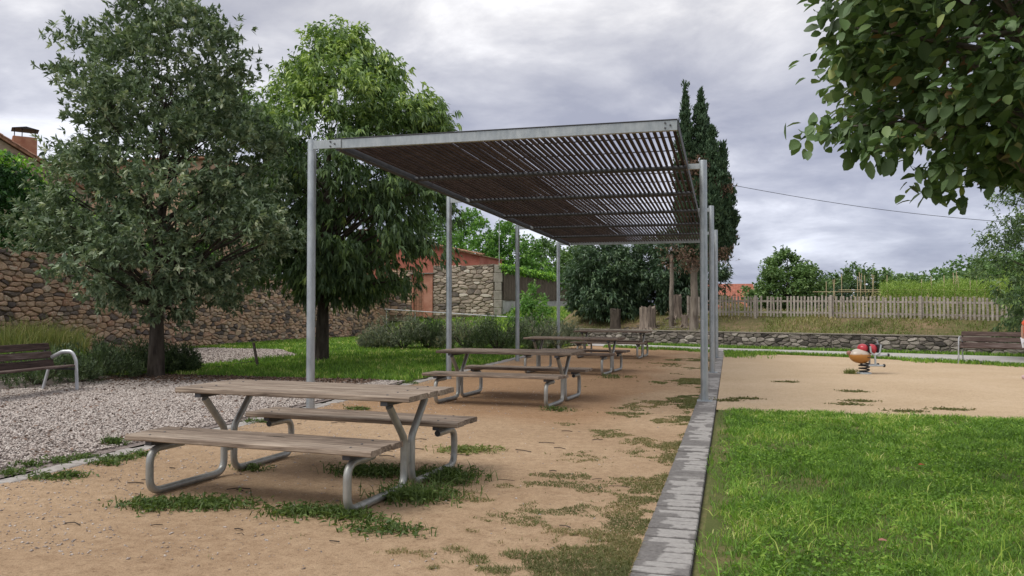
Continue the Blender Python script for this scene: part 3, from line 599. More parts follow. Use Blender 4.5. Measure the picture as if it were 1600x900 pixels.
for i in range(1, NB): o = link('purlin', pur, PG); o.location = (0, i*BAY, 0)
NS = 52; pitch = (RW-.06)/NS
slm = [MB().bbox(-.0187, .0187, .03+random.uniform(0,.02), BAY-.005, HB+.0655, HB+.1035, .003).mesh('slat', M['slat']) for _ in range(5)]
for b_i in range(NB-1):
    for k in range(NS):
        o = link('slat', random.choice(slm), PG); o.location = (.045+(k+.5)*pitch+random.uniform(-.003,.003), b_i*BAY, random.uniform(-.002,.003)); o.rotation_euler.z = random.uniform(-.0018,.0018); o.rotation_euler.y = random.uniform(-.06,.06)*0
mb = MB()
for k in range(NS):
    xk = .045+(k+.5)*pitch; mb.bbox(xk-.0187, xk+.0187, (NB-1)*BAY+.01, NB*BAY-.07, HB+.0655, HB+.1035, .003)
tag(mb.build('far_slats', M['slat'], PG), kind='stuff')
rod = MB().bbox(.02, RW-.02, -.009, .009, HB+.108, HB+.122, .002).mesh('tie_rod', M['steeldark'])
for b_i in range(NB):
    for u in (.33, .66): o = link('tie_rod', rod, PG); o.location = (0, (b_i+u)*BAY, 0)
# dead leaves caught between the slats
mb = MB()
for i in range(26):
    cx, cy = random.uniform(1.0, RW-.2), random.uniform(.3, NB*BAY-1)
    for j in range(random.randint(3,14)):
        x0, y0 = cx+random.gauss(0,.10), cy+random.gauss(0,.13); a = random.uniform(0,6.28); l = random.uniform(.03,.06); z0 = HB+.106+random.uniform(0,.012)
        mb.add([(x0,y0,z0),(x0+l*math.cos(a)-.015*math.sin(a),y0+l*math.sin(a)+.015*math.cos(a),z0+.006),(x0+1.6*l*math.cos(a),y0+1.6*l*math.sin(a),z0),(x0+l*math.cos(a)+.015*math.sin(a),y0+l*math.sin(a)-.015*math.cos(a),z0+.003)], [(0,1,2,3)])
tag(mb.build('caught_leaves', M['dead']), 'dry brown leaves caught on top of the pergola slats', 'fallen leaves', kind='stuff'); bpy.data.objects['caught_leaves'].location = (-4.98, 9.58, 0)

# ------------------------------------------------------------------ picnic tables
def plank_mesh(name, L, Wd, T, mat, seed):
    R = random.Random(seed); mb = MB(); b = .007; prof = [(-Wd/2+b,0),(Wd/2-b,0),(Wd/2,b),(Wd/2,T-b*1.4),(Wd/2-b*1.4,T),(-Wd/2+b*1.4,T),(-Wd/2,T-b*1.4),(-Wd/2,b)]
    nseg = 9; vs = []; e0, e1 = R.uniform(-.012,.012), R.uniform(-.012,.012)
    for i in range(nseg):
        x = -L/2+e0+(L-e0+e1)*i/(nseg-1); j = R.uniform(-.0016,.0016); k = R.uniform(-.0018,.0018)
        for (yy, z) in prof: vs.append((x, yy+k, z+j))
    m = len(prof); fs = [(i*m+k, (i+1)*m+k, (i+1)*m+(k+1)%m, i*m+(k+1)%m) for i in range(nseg-1) for k in range(m)]
    fs += [tuple(range(m)), tuple((nseg-1)*m+k for k in range(m-1,-1,-1))]
    mb.add(vs, fs); return mb.mesh(name, mat)
SEED = [0]
bhm = MB().lathe([(.009,0),(.009,.0035),(.006,.0055)], 8).mesh('bolt_head', M['bolt'])
def bolts(o, T_):
    for sx in (-1, 1): b = link('bolt_head', bhm, o); b.location = (sx*.845+random.uniform(-.008,.008), random.uniform(-.03,.03), T_)
def make_table(label, mt):
    SEED[0] += 100
    T = empty('picnic_table', (0,0,0)); tag(T, label, 'picnic table', 'picnic tables under the pergola')
    for i in range(5):
        o = link('top_plank', plank_mesh('top_plank', 2.13, .158, .042, M[mt], 10+i+SEED[0]), T); bolts(o, .042); o.location = (0, -.324+i*.162, .72+random.uniform(-.002,.002))
    for s in (-1, 1):
        for i in range(3):
            o = link('seat_plank', plank_mesh('seat_plank', 2.09, .150, .042, M[mt], 30+i+s+SEED[0]), T); bolts(o, .042); o.location = (0, s*.70+(i-1)*.153, .415+random.uniform(-.002,.002))
    for sx in (-1, 1):
        x = sx*.845
        for s in (-1, 1):
            pth = fillet([(x, s*.30, .672), (x, s*.062, .40), (x, s*.062, .032), (x, s*.88, .032), (x, s*.88, .352), (x, s*.54, .352)], .11, 6)
            mb = MB(); mb.tube(pth, .029, 12, True); leg = mb.build('leg_tube', M['tube'], T, True, 50)
            MB().lathe([(.024,0),(.024,.004)], 12, (0,0,0), Matrix.Rotation(PI/2,3,'X')).build('tube_end', M['black'], leg).location = (x, s*.54-(.004 if s > 0 else -.008)*1.0, .352)  # black disc paints the shade inside the open tube end
            MB().bbox(x-.03, x+.03, s*.70-.20, s*.70+.20, .381, .414, .003).build('seat_batten', M['steeldark'], T)
        MB().bbox(x-.03, x+.03, -.385, .385, .684, .719, .003).build('top_batten', M['steeldark'], T)
        MB().bbox(x-.006, x+.006, -.034, .034, .20, .36, .002).build('joining_plate', M['tube'], T)
    return T
tabs = [((-3.26,5.93),-.085,'plank','weathered picnic table nearest the camera, with grey brown planks and weeds at its feet'),
        ((-3.24,11.92),-.085,'plank','second picnic table from the camera, just under the front of the pergola'),
        ((-3.32,17.62),-.10,'plank2','third picnic table from the camera, half hidden behind the second'),
        ((-3.25,23.25),-.06,'plank2','farthest picnic table, before the low stone retaining wall')]
for (x, y), rz, mt, lb in tabs:
    T = make_table(lb, mt); T.location = (x, y, 0); T.rotation_euler.z = rz

# ------------------------------------------------------------------ park benches
def make_bench(label, L):
    B = empty('park_bench', (0,0,0)); tag(B, label, 'bench', 'slatted park benches')
    # local: x along length, front = -y
    for i, (yy, zz_) in enumerate([(-.50,.405),(-.36,.395),(-.22,.385)]):
        o = link('seat_slat', plank_mesh('seat_slat', L, .125, .035, M['benchwood'], 50+i), B); o.location = (0, yy, zz_)
    for i, (yy, zz_) in enumerate([(-.085,.465),(-.045,.605),(-.005,.745)]):
        o = link('back_slat', plank_mesh('back_slat', L, .118, .035, M['benchwood'], 60+i), B); o.location = (0, yy, zz_); o.rotation_euler.x = PI/2-.27
    for s in (-1, 1):
        x = s*(L/2-.03)
        pth = fillet([(x,-.60,0),(x,-.575,.50),(x,-.50,.665),(x,-.30,.655),(x,-.10,.56)], .16, 6)
        MB().tube(pth, [.033]*len(pth), 10, True, .55).build('arm', M['alu'], B, True, 60)
        MB().tube([(x,.06,0),(x,-.05,.37)], .030, 8, True, .6).build('rear_leg', M['alu'], B, True, 60)
        MB().bbox(x-.022,x+.022,-.565,-.055,.352,.383,.004).build('seat_bracket', M['steeldark'], B)
        MB().tube([(x,-.05,.37),(x,.05,.80)], .018, 6).build('back_bracket', M['steeldark'], B)
    return B
b1 = make_bench('brown slatted bench with silver armrest at the left edge on gravel', 2.0); b1.rotation_euler.z = PI/2+.10
def place_bench(B, corner, L, s): # put front foot at corner
    R_ = Matrix.Rotation(B.rotation_euler.z, 3, 'Z'); off = R_ @ Vector((s*(L/2-.03), -.60, 0)); B.location = Vector((corner[0], corner[1], 0))-off
place_bench(b1, (-10.78,11.41), 2.0, 1)
b2 = make_bench('reddish slatted bench with pale arms beside the concrete path at right', 1.75); b2.rotation_euler.z = -.40
place_bench(b2, (5.6,22.75), 1.75, -1)

# ------------------------------------------------------------------ spring rider
SR = empty('spring_rider', gp(1347,584)); SR.rotation_euler.z = .26; SR.scale = (.9,.9,.9); tag(SR, 'orange and red insect shaped spring rider toy on the playground sand', 'spring rider')
def ellip(c, r, n=18, m=12, tilt=0):
    mb = MB(); pr = [(max(math.sin(PI*i/m), .02), -math.cos(PI*i/m)) for i in range(m+1)]
    vs = []; Mx = Matrix.Rotation(tilt, 3, 'Y')
    for (q, z) in pr:
        for k in range(n): vs.append(Vector(c)+Mx @ Vector((z*r[0], q*math.cos(2*PI*k/n)*r[1], q*math.sin(2*PI*k/n)*r[2])))
    fs = [(i*n+k, (i+1)*n+k, (i+1)*n+(k+1)%n, i*n+(k+1)%n) for i in range(m) for k in range(n)]; mb.add(vs, fs+[tuple(range(n)), tuple(m*n+k for k in range(n-1,-1,-1))]); return mb
m, t, b = new_mat('orange_shell', .3); sz_ = t.nodes.new('ShaderNodeSeparateXYZ'); tcn = t.nodes.new('ShaderNodeTexCoord'); t.links.new(tcn.outputs['Object'], sz_.inputs[0])
t.links.new(ramp(t, math_n(t, 'ADD', sz_.outputs[2], math_n(t, 'MULTIPLY', noise(t, tcn.outputs['Object'], 6, 3), .06)), [(.48, (.42,.19,.04)), (.51, (.52,.45,.37))]), b.inputs['Base Color']); M['orange'] = m
M['redshell'] = plain('red_shell', (.50,.045,.06), .3)
bd = ellip((-.05,0,.42), (.255,.19,.175), tilt=.12).build('body', M['orange'], SR, True); MB().bbox(.06,.21,-.192,-.17,.385,.40,.002).build('mouth_line', M['black'], bd)
ellip((-.31,0,.50), (.055,.04,.05)).build('tail', plain('tail_shell', (.34,.16,.13)), SR, True); ellip((-.265,-.03,.565), (.02,.02,.02), 8, 6).build('tail_knob', M['black'], SR, True)
ellip((.03,.02,.60), (.125,.14,.115), tilt=.1).build('seat_shell', M['redshell'], SR, True); ellip((.235,.02,.585), (.13,.14,.125), tilt=-.1).build('head_shell', M['redshell'], SR, True)
MB().bbox(.118,.148,-.13,.16,.50,.705,.01).build('dividing_band', M['black'], SR); MB().bbox(.335,.385,-.12,.14,.50,.70,.012).build('face_shield', M['black'], SR)
M['ridersteel'] = plain('rider_steel', (.42,.46,.48), .35)
MB().tube(fillet([(.135,-.15,.66),(.15,-.155,.50),(.26,-.155,.45),(.36,-.15,.50),(.40,-.13,.70)], .08), .02, 8).build('frame_loop', M['ridersteel'], SR, True)
MB().tube([(.245,-.155,.46),(.25,-.16,.20)], .024, 8).build('frame_post', M['ridersteel'], SR, True)
MB().tube([(.25,.155,.46),(.25,.16,.20)], .024, 8).build('frame_post', M['ridersteel'], SR, True)
for s in (-1, 1):
    fr = MB().tube([(.06,s*.16,.205),(.44,s*.16,.205)], .021, 8).build('foot_rest', M['ridersteel'], SR, True)
    for x in (.055,.455): MB().lathe([(.035,-.02),(.042,0),(.035,.02)], 10, (x,s*.16,.205), Matrix.Rotation(PI/2,3,'Y')).build('rubber_cap', M['black'], fr, True)
hr_ = MB().tube([(.30,-.15,.44),(.55,-.15,.455)], .02, 8).build('hand_rest', M['ridersteel'], SR, True); MB().lathe([(.034,-.02),(.042,0),(.034,.02)], 10, (.56,-.15,.455), Matrix.Rotation(PI/2,3,'Y')).build('rubber_cap', M['black'], hr_, True)
MB().tube([(.42,0,.46),(.415,0,.62),(.36,0,.78),(.34,0,.84)], .022, 8).build('handlebar_stem', M['ridersteel'], SR, True)
MB().tube([(.30,-.17,.83),(.34,0,.845),(.30,.17,.83)], .018, 8).build('handlebar', M['black'], SR, True)
MB().tube([(.05+.115*math.cos(a), .115*math.sin(a), .03+.25*a/(2*PI*3.6)) for a in np.linspace(0, 2*PI*3.6, 70)], .017, 6).build('spring', M['black'], SR, True)
MB().lathe([(.17,0),(.17,.025),(.15,.035)], 18, (.05,0,0)).build('base_disc', M['ridersteel'], SR)
weed('dry_tuft', 'pale dry weed tuft at the foot of the spring rider', [(SR.location.x-.24, SR.location.y-.05, .7)], 300, .14, mat='drygrass', r=.10)

# ------------------------------------------------------------------ stone walls
def clip(poly, nx_, ny_, c):
    out = []; n = len(poly)
    for i in range(n):
        p, q = poly[i], poly[(i+1)%n]; dp = p[0]*nx_+p[1]*ny_-c; dq = q[0]*nx_+q[1]*ny_-c
        if dp <= 0: out.append(p)
        if (dp < 0 < dq) or (dq < 0 < dp):
            u = dp/(dp-dq); out.append((p[0]+(q[0]-p[0])*u, p[1]+(q[1]-p[1])*u))
    return out
def voronoi_stones(Wd, H, sx, sy, seed, drop=.2):
    R = random.Random(seed); pts = []; nx_ = int(Wd/sx)+2; ny_ = int(H/sy)+2
    for j in range(-1, ny_):
        off = R.random()
        for i in range(-1, nx_):
            if R.random() < drop: continue
            pts.append((i+off+R.uniform(-.42,.42), j+.5+R.uniform(-.36,.36)))
    P = np.array(pts); cells = []
    for i, p in enumerate(pts):
        if not (-.2 < p[0]*sx < Wd+.2 and -.2 < p[1]*sy < H+.2): continue
        d = ((P-P[i])**2).sum(1); near = np.argsort(d)[1:19]; poly = [(p[0]-2,p[1]-2),(p[0]+2,p[1]-2),(p[0]+2,p[1]+2),(p[0]-2,p[1]+2)]
        for k in near:
            q = pts[k]; nx2, ny2 = q[0]-p[0], q[1]-p[1]; poly = clip(poly, nx2, ny2, ((q[0]**2+q[1]**2)-(p[0]**2+p[1]**2))/2)
            if len(poly) < 3: break
        poly = [(a*sx, c*sy) for a, c in poly]
        for pl in ((-1,0,0),(1,0,Wd),(0,-1,0),(0,1,H)): poly = clip(poly, *pl) if len(poly) >= 3 else poly
        if len(poly) < 3: continue
        A = .5*abs(sum(poly[k][0]*poly[(k+1)%len(poly)][1]-poly[(k+1)%len(poly)][0]*poly[k][1] for k in range(len(poly))))
        if A > sx*sy*.12: cells.append((A, poly))
    return cells
def stone_geo(poly, R, gap, dep):
    n = len(poly); cx = sum(p[0] for p in poly)/n; cy = sum(p[1] for p in poly)/n
    ch = []
    for k in range(n):
        a, c = poly[k], poly[(k+1)%n]
        if math.hypot(a[0]-c[0], a[1]-c[1]) < gap*1.2: ch.append(((a[0]+c[0])/2, (a[1]+c[1])/2)); continue
        ch.append((a[0]*.78+c[0]*.22, a[1]*.78+c[1]*.22)); ch.append((a[0]*.22+c[0]*.78, a[1]*.22+c[1]*.78))
    def sc(f, g):
        o = []
        for (x, y) in ch:
            dx, dy = x-cx, y-cy; l = math.hypot(dx, dy)+1e-6; q = max((l-g)/l, .3)*f; o.append((cx+dx*q, cy+dy*q))
        return o
    m = len(ch); d = dep*R.uniform(.55,1.25); tx, ty = R.uniform(-.18,.18), R.uniform(-.18,.18)
    r0 = [(x, y, -.01) for x, y in sc(1, gap)]; r1 = [(x, y, d*.72+(x-cx)*tx*.5+(y-cy)*ty*.5+R.uniform(-.006,.006)) for x, y in sc(.93, gap)]; r2 = [(x, y, d+(x-cx)*tx+(y-cy)*ty+R.uniform(-.008,.008)) for x, y in sc(.66, gap)]
    V = r0+r1+r2; F = [(k, (k+1)%m, m+(k+1)%m, m+k) for k in range(m)]+[(m+k, m+(k+1)%m, 2*m+(k+1)%m, 2*m+k) for k in range(m)]+[tuple(range(2*m, 3*m))]
    return V, F
def stone_wall(name, label, A, B, H, thick, sx, sy, mat, mort, seed, nobj, gap=.012, dep=.05, z0=0, htop=None, tint=None, drop=.2, cat='stone wall'):
    """vertical wall from A to B (x,y); the face shows to the right-hand side of A->B"""
    A = Vector((*A, z0)); B = Vector((*B, z0)); L = (B-A).length; ux = (B-A).normalized(); nrm = Vector((ux.y, -ux.x, 0)); R = random.Random(seed)
    root = empty(name, A); tag(root, label, cat); 
    def tr(p): return ux*p[0]+Vector((0,0,p[1]))+nrm*p[2]
    mb = MB(); k = max(int(L/1.2), 2)
    hs = [H+(htop(i/k) if htop else 0) for i in range(k+1)]
    for i in range(k):
        a, c = L*i/k, L*(i+1)/k
        mb.add([tr((a,-.3,0)),tr((c,-.3,0)),tr((c,hs[i+1],0)),tr((a,hs[i],0)),tr((a,-.3,-thick)),tr((c,-.3,-thick)),tr((c,hs[i+1],-thick)),tr((a,hs[i],-thick))],
               [(0,1,2,3),(5,4,7,6),(3,2,6,7)]+([(4,0,3,7)] if i == 0 else [])+([(1,5,6,2)] if i == k-1 else []))
    mb.build('mortar_core', M[mort], root)
    cells = voronoi_stones(L, H, sx, sy, seed, drop)
    def cam_size(c):
        q = A+tr((c[1][0][0], c[1][0][1], 0)); return c[0]/(q-Vector((0,0,EYE))).length_squared
    cells.sort(key=lambda c: -cam_size(c)); rest = MB()
    for i, (a_, poly) in enumerate(cells):
        if htop: poly = [(x, y*(hs[min(int(x/L*k), k)]/H)) for x, y in poly]
        V, F = stone_geo(poly, R, gap, dep); V = [tr(v) for v in V]; tv = min(max(R.gauss(.5,.24) if tint is None else tint(R), 0), 1)
        if i < nobj: MB().add(V, F, tv).build('stone', M[mat], root)
        else: rest.add(V, F, tv)
    if rest.v: tag(rest.build('small_stones', M[mat], root), kind='stuff')
    return root
def ochre(R): return R.choice([R.uniform(0,.22), R.uniform(.25,.8), R.uniform(.3,.8), R.uniform(.3,.75), R.uniform(.8,1)])
stone_wall('stone_wall', 'long ochre rubble stone wall behind the left trees', (-18.6,13.5), (-18.6,42.1), 2.9, .5, .27, .13, 'stone', 'mortar', 4, 300, .009, .075, 0, lambda u: .12*math.sin(u*9)+.06*math.sin(u*31), ochre)
# retaining wall in four straight runs
RWp = [(-7.6,34.45),(-5.4,33.2),(-.2,30.4),(3.3,29.0),(8.5,27.0),(14,24.6)]
root = empty('retaining_wall', (0,0,0)); tag(root, 'low grey rubble retaining wall along the far concrete path', 'stone wall')
allc = []; R_ = random.Random(9)
for j in range(5):
    a, c = Vector((*RWp[j],0)), Vector((*RWp[j+1],0)); L = (c-a).length; ux = (c-a).normalized(); nrm = Vector((ux.y,-ux.x,0))
    tr = lambda p, a=a, ux=ux, nrm=nrm: a+ux*p[0]+Vector((0,0,p[1]))+nrm*p[2]
    MB().add([tr((0,-.2,0)),tr((L,-.2,0)),tr((L,.53,0)),tr((0,.53,0)),tr((0,-.2,-.35)),tr((L,-.2,-.35)),tr((L,.53,-.35)),tr((0,.53,-.35))], [(0,1,2,3),(3,2,6,7),(5,4,7,6),(4,0,3,7),(1,5,6,2)]).build('mortar_core', M['mortargrey'], root)
    MB().add([tr((0,.531,.07)),tr((L,.531,.07)),tr((L,.56,.07)),tr((0,.56,.07)),tr((0,.531,-.2)),tr((L,.531,-.2)),tr((L,.56,-.2)),tr((0,.56,-.2))], [(0,1,2,3),(3,2,6,7),(5,4,7,6),(4,0,3,7),(1,5,6,2),(0,4,5,1)]).build('coping', M['coping'], root)
    for (ar, poly) in voronoi_stones(L, .53, .25, .12, 20+j, .22): allc.append((ar/tr((poly[0][0],0,0)).length_squared, poly, tr, tr((poly[0][0],0,0)).x))
allc.sort(key=lambda c: -c[0]*(1 if c[3] < 10 else .3)); rest = MB()
for i, (_, poly, tr, _x) in enumerate(allc):
    V, F = stone_geo(poly, R_, .005, .055); V = [tr(v) for v in V]; tv = min(max(R_.gauss(.55,.27),0),1)
    if i < 290: MB().add(V, F, tv).build('stone', M['stonegrey'], root)
    else: rest.add(V, F, tv)
if rest.v: tag(rest.build('small_stones', M['stonegrey'], root), kind='stuff')
# facing wall with the doorway
yB = 42.0
xd0, xd1, xd2 = at(644,450,yB).x, at(663,450,yB).x, at(677,450,yB).x; xc = at(784,450,yB).x
stone_wall('stone_wall', 'short ochre stone wall left of the salmon doorway', (-18.6,yB), (xd0,yB), 2.55, .5, .38, .18, 'stone', 'mortar', 5, 90, .014, .06, 1.0, None, ochre)
stone_wall('stone_wall', 'tan rubble stone wall between the salmon doorway and the reed fence', (xd2,yB), (xc-.45,yB), 2.78, .5, .38, .17, 'stonetan', 'mortar', 6, 260, .014, .06, 1.0, lambda u: .05*math.sin(u*8), None)
DW = empty('doorway', (0,0,0)); tag(DW, 'salmon plastered doorway with a peeling old door in the stone wall', 'doorway')
MB().bbox(xd1, xd2-.003, yB-.12, yB+.4, .9, 3.30, .01).build('plaster_jamb', M['pink'], DW); MB().bbox(xd0+.003, xd1-.003, yB-.02, yB+.3, 3.02, 3.28, .01).build('lintel', M['redplaster'], DW)
MB().bbox(xd0+.004, xd0+.10, yB-.06, yB+.3, .9, 3.015, .01).build('door_frame', M['pink'], DW)
for i in range(4):
    a = xd0+.105+i*(xd1-xd0-.115)/4; MB().bbox(a, a+(xd1-xd0-.115)/4-.008, yB+.02+.004*(i%2), yB+.07, .95, 3.01, .004).build('door_board', M['olddoor'], DW)
MB().bbox(xd0-.1, xd2+.06, yB-.22, yB+.4, 3.31, 3.37, .01).build('door_cap', M['mortargrey'], DW)
CP = empty('corner_pier', (0,0,0)); tag(CP, 'pale concrete and dressed stone pier at the corner of the tan wall', 'pier'); 
zc = .9
for i, h in enumerate([.55,.42,.5,.45,.52,.44]): MB().bbox(xc-.44+random.uniform(-.0,.06)*(i%2), xc+.02+random.uniform(-.03,.03), yB-.09, yB+.4, zc, zc+h-.012, .02).build('stone_block', M['pierstone'], CP); zc += h
# red building behind
RB = empty('farm_shed', at(690,410,47)); RB.location.z = 1.2; tag(RB, 'red plastered shed with a sagging clay tile roof behind the wall', 'shed')
xl, xr = at(560,400,47).x, at(749,400,47).x; o0 = RB.location.copy()
zl = at(600,372,47).z; zr = at(749,398,47).z
m5 = MB().add([(xl,47,1),(xr,47,1),(xr,47,zr),(xl,47,zl+.6),(xl,52,1),(xr,52,1),(xr,52,zr),(xl,52,zl+.6)], [(0,1,2,3),(1,5,6,2),(5,4,7,6),(4,0,3,7)]); q = m5.build('wall', M['redplaster'], RB); q.location = -o0
slope_ = (zl+.6-zr)/(xr-xl); tl = MB().add([(0,0,0)],[]) ; tm = []
for r_ in range(3):
    mb = MB(); n = 7; vs = []
    for s_ in (0, 1):
        for k in range(n): a = PI*k/(n-1); vs.append((-.22+s_*.44, -.085*math.cos(a), .065*math.sin(a)+(.02 if s_ else 0)))
    mb.add(vs, [(k, k+1, n+k+1, n+k) for k in range(n-1)]); tm.append(mb.mesh('roof_tile', M['tile'], True))
RT = MB().add([(xl,46.75,zl+.62),(xr+.12,46.75,zr-.02),(xr+.12,52,zr-.02),(xl,52,zl+.62),(xl,46.75,zl+.56),(xr+.12,46.75,zr-.08),(xr+.12,52,zr-.08),(xl,52,zl+.56)], [(0,1,2,3),(7,6,5,4),(0,4,5,1),(1,5,6,2)]).build('roof', M['tile'], RB); RT.location = -o0
ntile = int((xr-xl)/.36)
for i in range(ntile):
    for j in range(3):
        o = link('roof_tile', random.choice(tm), RT); xx_ = xr+.05-i*.36; o.location = (xx_, 46.78+j*.21, zr+.02+slope_*(xr-xx_)+random.uniform(0,.03)); o.rotation_euler = (0, math.atan(slope_), random.uniform(-.08,.08))
# reed fence with vine
RF = empty('reed_fence', (xc, yB, 1.0)); tag(RF, 'brown dry reed screen on a concrete base right of the tan stone wall', 'reed fence')
a = Vector((xc+.06, yB+.05, 0)); c = Vector((at(895,450,54).x, 54, 0)); L = (c-a).length; ux = (c-a).normalized(); nr = Vector((ux.y,-ux.x,0))
def zt(u): return 3.62-.35*u
bs = MB(); 
bs.add([a+Vector((0,0,.8)), c+Vector((0,0,.8)), c+Vector((0,0,2.0)), a+Vector((0,0,1.85)), a-nr*.2+Vector((0,0,.8)), c-nr*.2+Vector((0,0,.8)), c-nr*.2+Vector((0,0,2.0)), a-nr*.2+Vector((0,0,1.85))], [(0,1,2,3),(3,2,6,7),(5,4,7,6),(4,0,3,7),(1,5,6,2)])
q = bs.build('concrete_base', M['concrete'], RF); q.location = -RF.location
mb = MB()
for i in range(620):
    u = (i+random.random())/620; p = a.lerp(c, u)+nr*random.uniform(.01,.05); h = zt(u)+random.uniform(-.12,.05); z0 = 1.88+.12*u+random.uniform(-.1,.05)
    mb.tube([p+Vector((0,0,z0)), p+ux*random.uniform(-.03,.03)+Vector((0,0,h))], .014, 4, False)
q = tag(mb.build('reeds', M['reed'], RF), kind='stuff'); q.location = -RF.location
mb = MB().add([a-nr*.05+Vector((0,0,1.8)), c-nr*.05+Vector((0,0,1.9)), c-nr*.05+Vector((0,0,3.2)), a-nr*.05+Vector((0,0,3.5))], [(0,1,2,3)]); q = mb.build('backing', M['reed'], RF); q.location = -RF.location
n = 1500; u = RS.rand(n); C = np.array([a.lerp(c, float(k)) for k in u])+np.stack([RS.normal(size=n)*.10, RS.normal(size=n)*.2, 3.60-.35*u+RS.normal(size=n)*.09-.25*(u > .75)*RS.rand(n)*2],-1)
VN = empty('climbing_vine', (xc, yB, 3.4)); tag(VN, 'yellow green vine trailing along the top of the reed fence', 'vine')
p_ = sprigs(C, RS.normal(size=(n,3))+[0,-.3,.3], 8, .25, .13, .10, 1.0, .3, .2, .45+.55*RS.rand(n)); q = crown_obj(VN, [p_], M['ivy'], 'foliage'); q.location = -VN.location
mb = MB().tube([a.lerp(c, k/8)+Vector((0,0,3.55-.35*k/8)) for k in range(9)], .03, 6); q = mb.build('stem', M['bark'], VN); q.location = -VN.location
# handrail along the ramp
HRl = empty('handrail', (-14,37,0)); tag(HRl, 'thin pale metal handrail running down the ramp before the wall', 'handrail')
h0, h1 = at(600,483,39), at(822,497,34.5); q = MB().tube([h0, h1], .024, 8).build('rail', M['alu'], HRl, True); q.location = -HRl.location
for u in (.02,.25,.5,.75,.98):
    p = h0.lerp(h1, u); q = MB().tube([(p.x,p.y,min(bankz(p.x,p.y),p.z-.5)-.2), p], .018, 6).build('post', M['alu'], HRl, True); q.location = -HRl.location
# black pipes leaning
for i, (px, py, w_, lb) in enumerate([(905,478,.50,'front black corrugated pipe hoop leaning on the reed fence'),(912,470,.45,'rear black corrugated pipe hoop leaning on the reed fence'),(925,466,.4,'rightmost black pipe hoop beside the reed fence')]):
    p = at(px, py, 50); p.z = 1.42; q = MB().tube([p+Vector((-(1-math.cos(a))*1.1-.15*i, .2*math.sin(a), math.sin(a)*1.55)) for a in np.linspace(0, 1.7, 14)], .07, 8).build('pipe_hoop', M['black'], None, True); tag(q, lb, 'pipe', 'black hoops by the reed fence')
q = MB().tube([at(780,425,46)+Vector((0,0,-3)), at(780,340,46)], .017, 8).build('thin_mast', M['alu'], None, True); tag(q, 'thin pale mast rising behind the tan stone wall', 'mast')
# ------------------------------------------------------------------ house at far left
HS = empty('stone_house', at(30,300,30)); HS.location.z = 0; tag(HS, 'stone house with tiled gable and orange chimney at the far left', 'house'); hl = -HS.location
P0 = at(60,255,31.0); HS.location = (P0.x, P0.y, 0); HS.rotation_euler.z = math.atan2(-P0.x, P0.y)+.06; kh = P0.xy.length/FPX*1.12
def hx(px): return (px-60)*kh
def hz2(py): return P0.z+(255-py)*kh*.93
zr_ = hz2(292); x1 = hx(118); slope_ = .60; ridge = x1-8.5; zrd = zr_+slope_*8.5
m, t, b = new_mat('house_rubble', .95, 0, .2); p = pos(t); vo = t.nodes.new('ShaderNodeTexVoronoi'); vo.inputs['Scale'].default_value = 3.2; mpn = t.nodes.new('ShaderNodeMapping'); mpn.inputs['Scale'].default_value = (1,1,1.6); t.links.new(p, mpn.inputs[0]); t.links.new(mpn.outputs[0], vo.inputs['Vector'])
t.links.new(mixc(t, ramp(t, vo.outputs['Distance'], [(.25,(0,)*3),(.42,(1,)*3)]), ramp(t, noise(t, p, 2.4, 4), [(.35,(.17,.125,.095)),(.5,(.33,.23,.16)),(.65,(.25,.20,.16))]), (.37,.29,.215)), b.inputs['Base Color']); bump(t, b, vo.outputs['Distance'], -.6, .05); M['houserubble'] = m
MB().add([(x1-17,0,0),(x1,0,0),(x1,0,zr_),(ridge,0,zrd),(x1-17,0,zr_),(x1-17,9,0),(x1,9,0),(x1,9,zr_),(ridge,9,zrd),(x1-17,9,zr_)], [(0,1,2,3,4),(1,6,7,2),(6,5,9,8,7),(5,0,4,9)]).build('wall', M['houserubble'], HS)
rf = MB().add([(ridge,-.25,zrd+.2),(x1+.3,-.25,zr_+.02),(x1+.3,9.2,zr_+.02),(ridge,9.2,zrd+.2),(ridge,-.25,zrd+.05),(x1+.3,-.25,zr_-.13),(x1+.3,9.2,zr_-.13),(ridge,9.2,zrd+.05),(x1-17.3,-.25,zr_+.02),(x1-17.3,9.2,zr_+.02),(x1-17.3,-.25,zr_-.13),(x1-17.3,9.2,zr_-.13)], [(0,1,2,3),(7,6,5,4),(0,4,5,1),(1,5,6,2),(0,3,9,8),(4,10,11,7),(0,8,10,4)]).build('roof', M['tile'], HS)
for i in range(26):
    u = i/25; o = link('roof_tile', random.choice(tm), rf); o.location = (ridge+(x1+.25-ridge)*u, -.22, zrd+.2-(zrd+.2-zr_-.02)*u); o.rotation_euler = (0, math.atan(slope_), random.uniform(-.05,.05))
ch = MB().bbox(hx(34), hx(60), 1.0, 1.9, hz2(262), hz2(217), .03).build('chimney', simple('orange_brick', (.34,.15,.09), (.46,.24,.15), 3, .9, 0, .3, .01), HS)
for px in (36,44,58): MB().tube([(hx(px),1.1,hz2(218)), (hx(px),1.1,hz2(206))], .022, 5).build('cowl_leg', M['black'], ch)
MB().add([(hx(33),.9,hz2(207)),(hx(62),.9,hz2(207)),(hx(62),2,hz2(207)),(hx(33),2,hz2(207)),(hx(48),.9,hz2(204)),(hx(48),2,hz2(204))], [(0,1,4),(1,2,5,4),(2,3,5),(3,0,4,5),(3,2,1,0)]).build('cowl_roof', M['black'], ch)
LW = empty('low_house', at(200,300,36)); LW.location.z = 0; tag(LW, 'low ochre plastered house mostly hidden behind the oak', 'house')
a_, c_ = at(70,255,36), at(330,268,36); q = MB().bbox(a_.x, c_.x, 36, 42, 0, a_.z-.3, .02).build('wall', plain('ochre_plaster', (.46,.31,.21), .9), LW); q.location = -LW.location
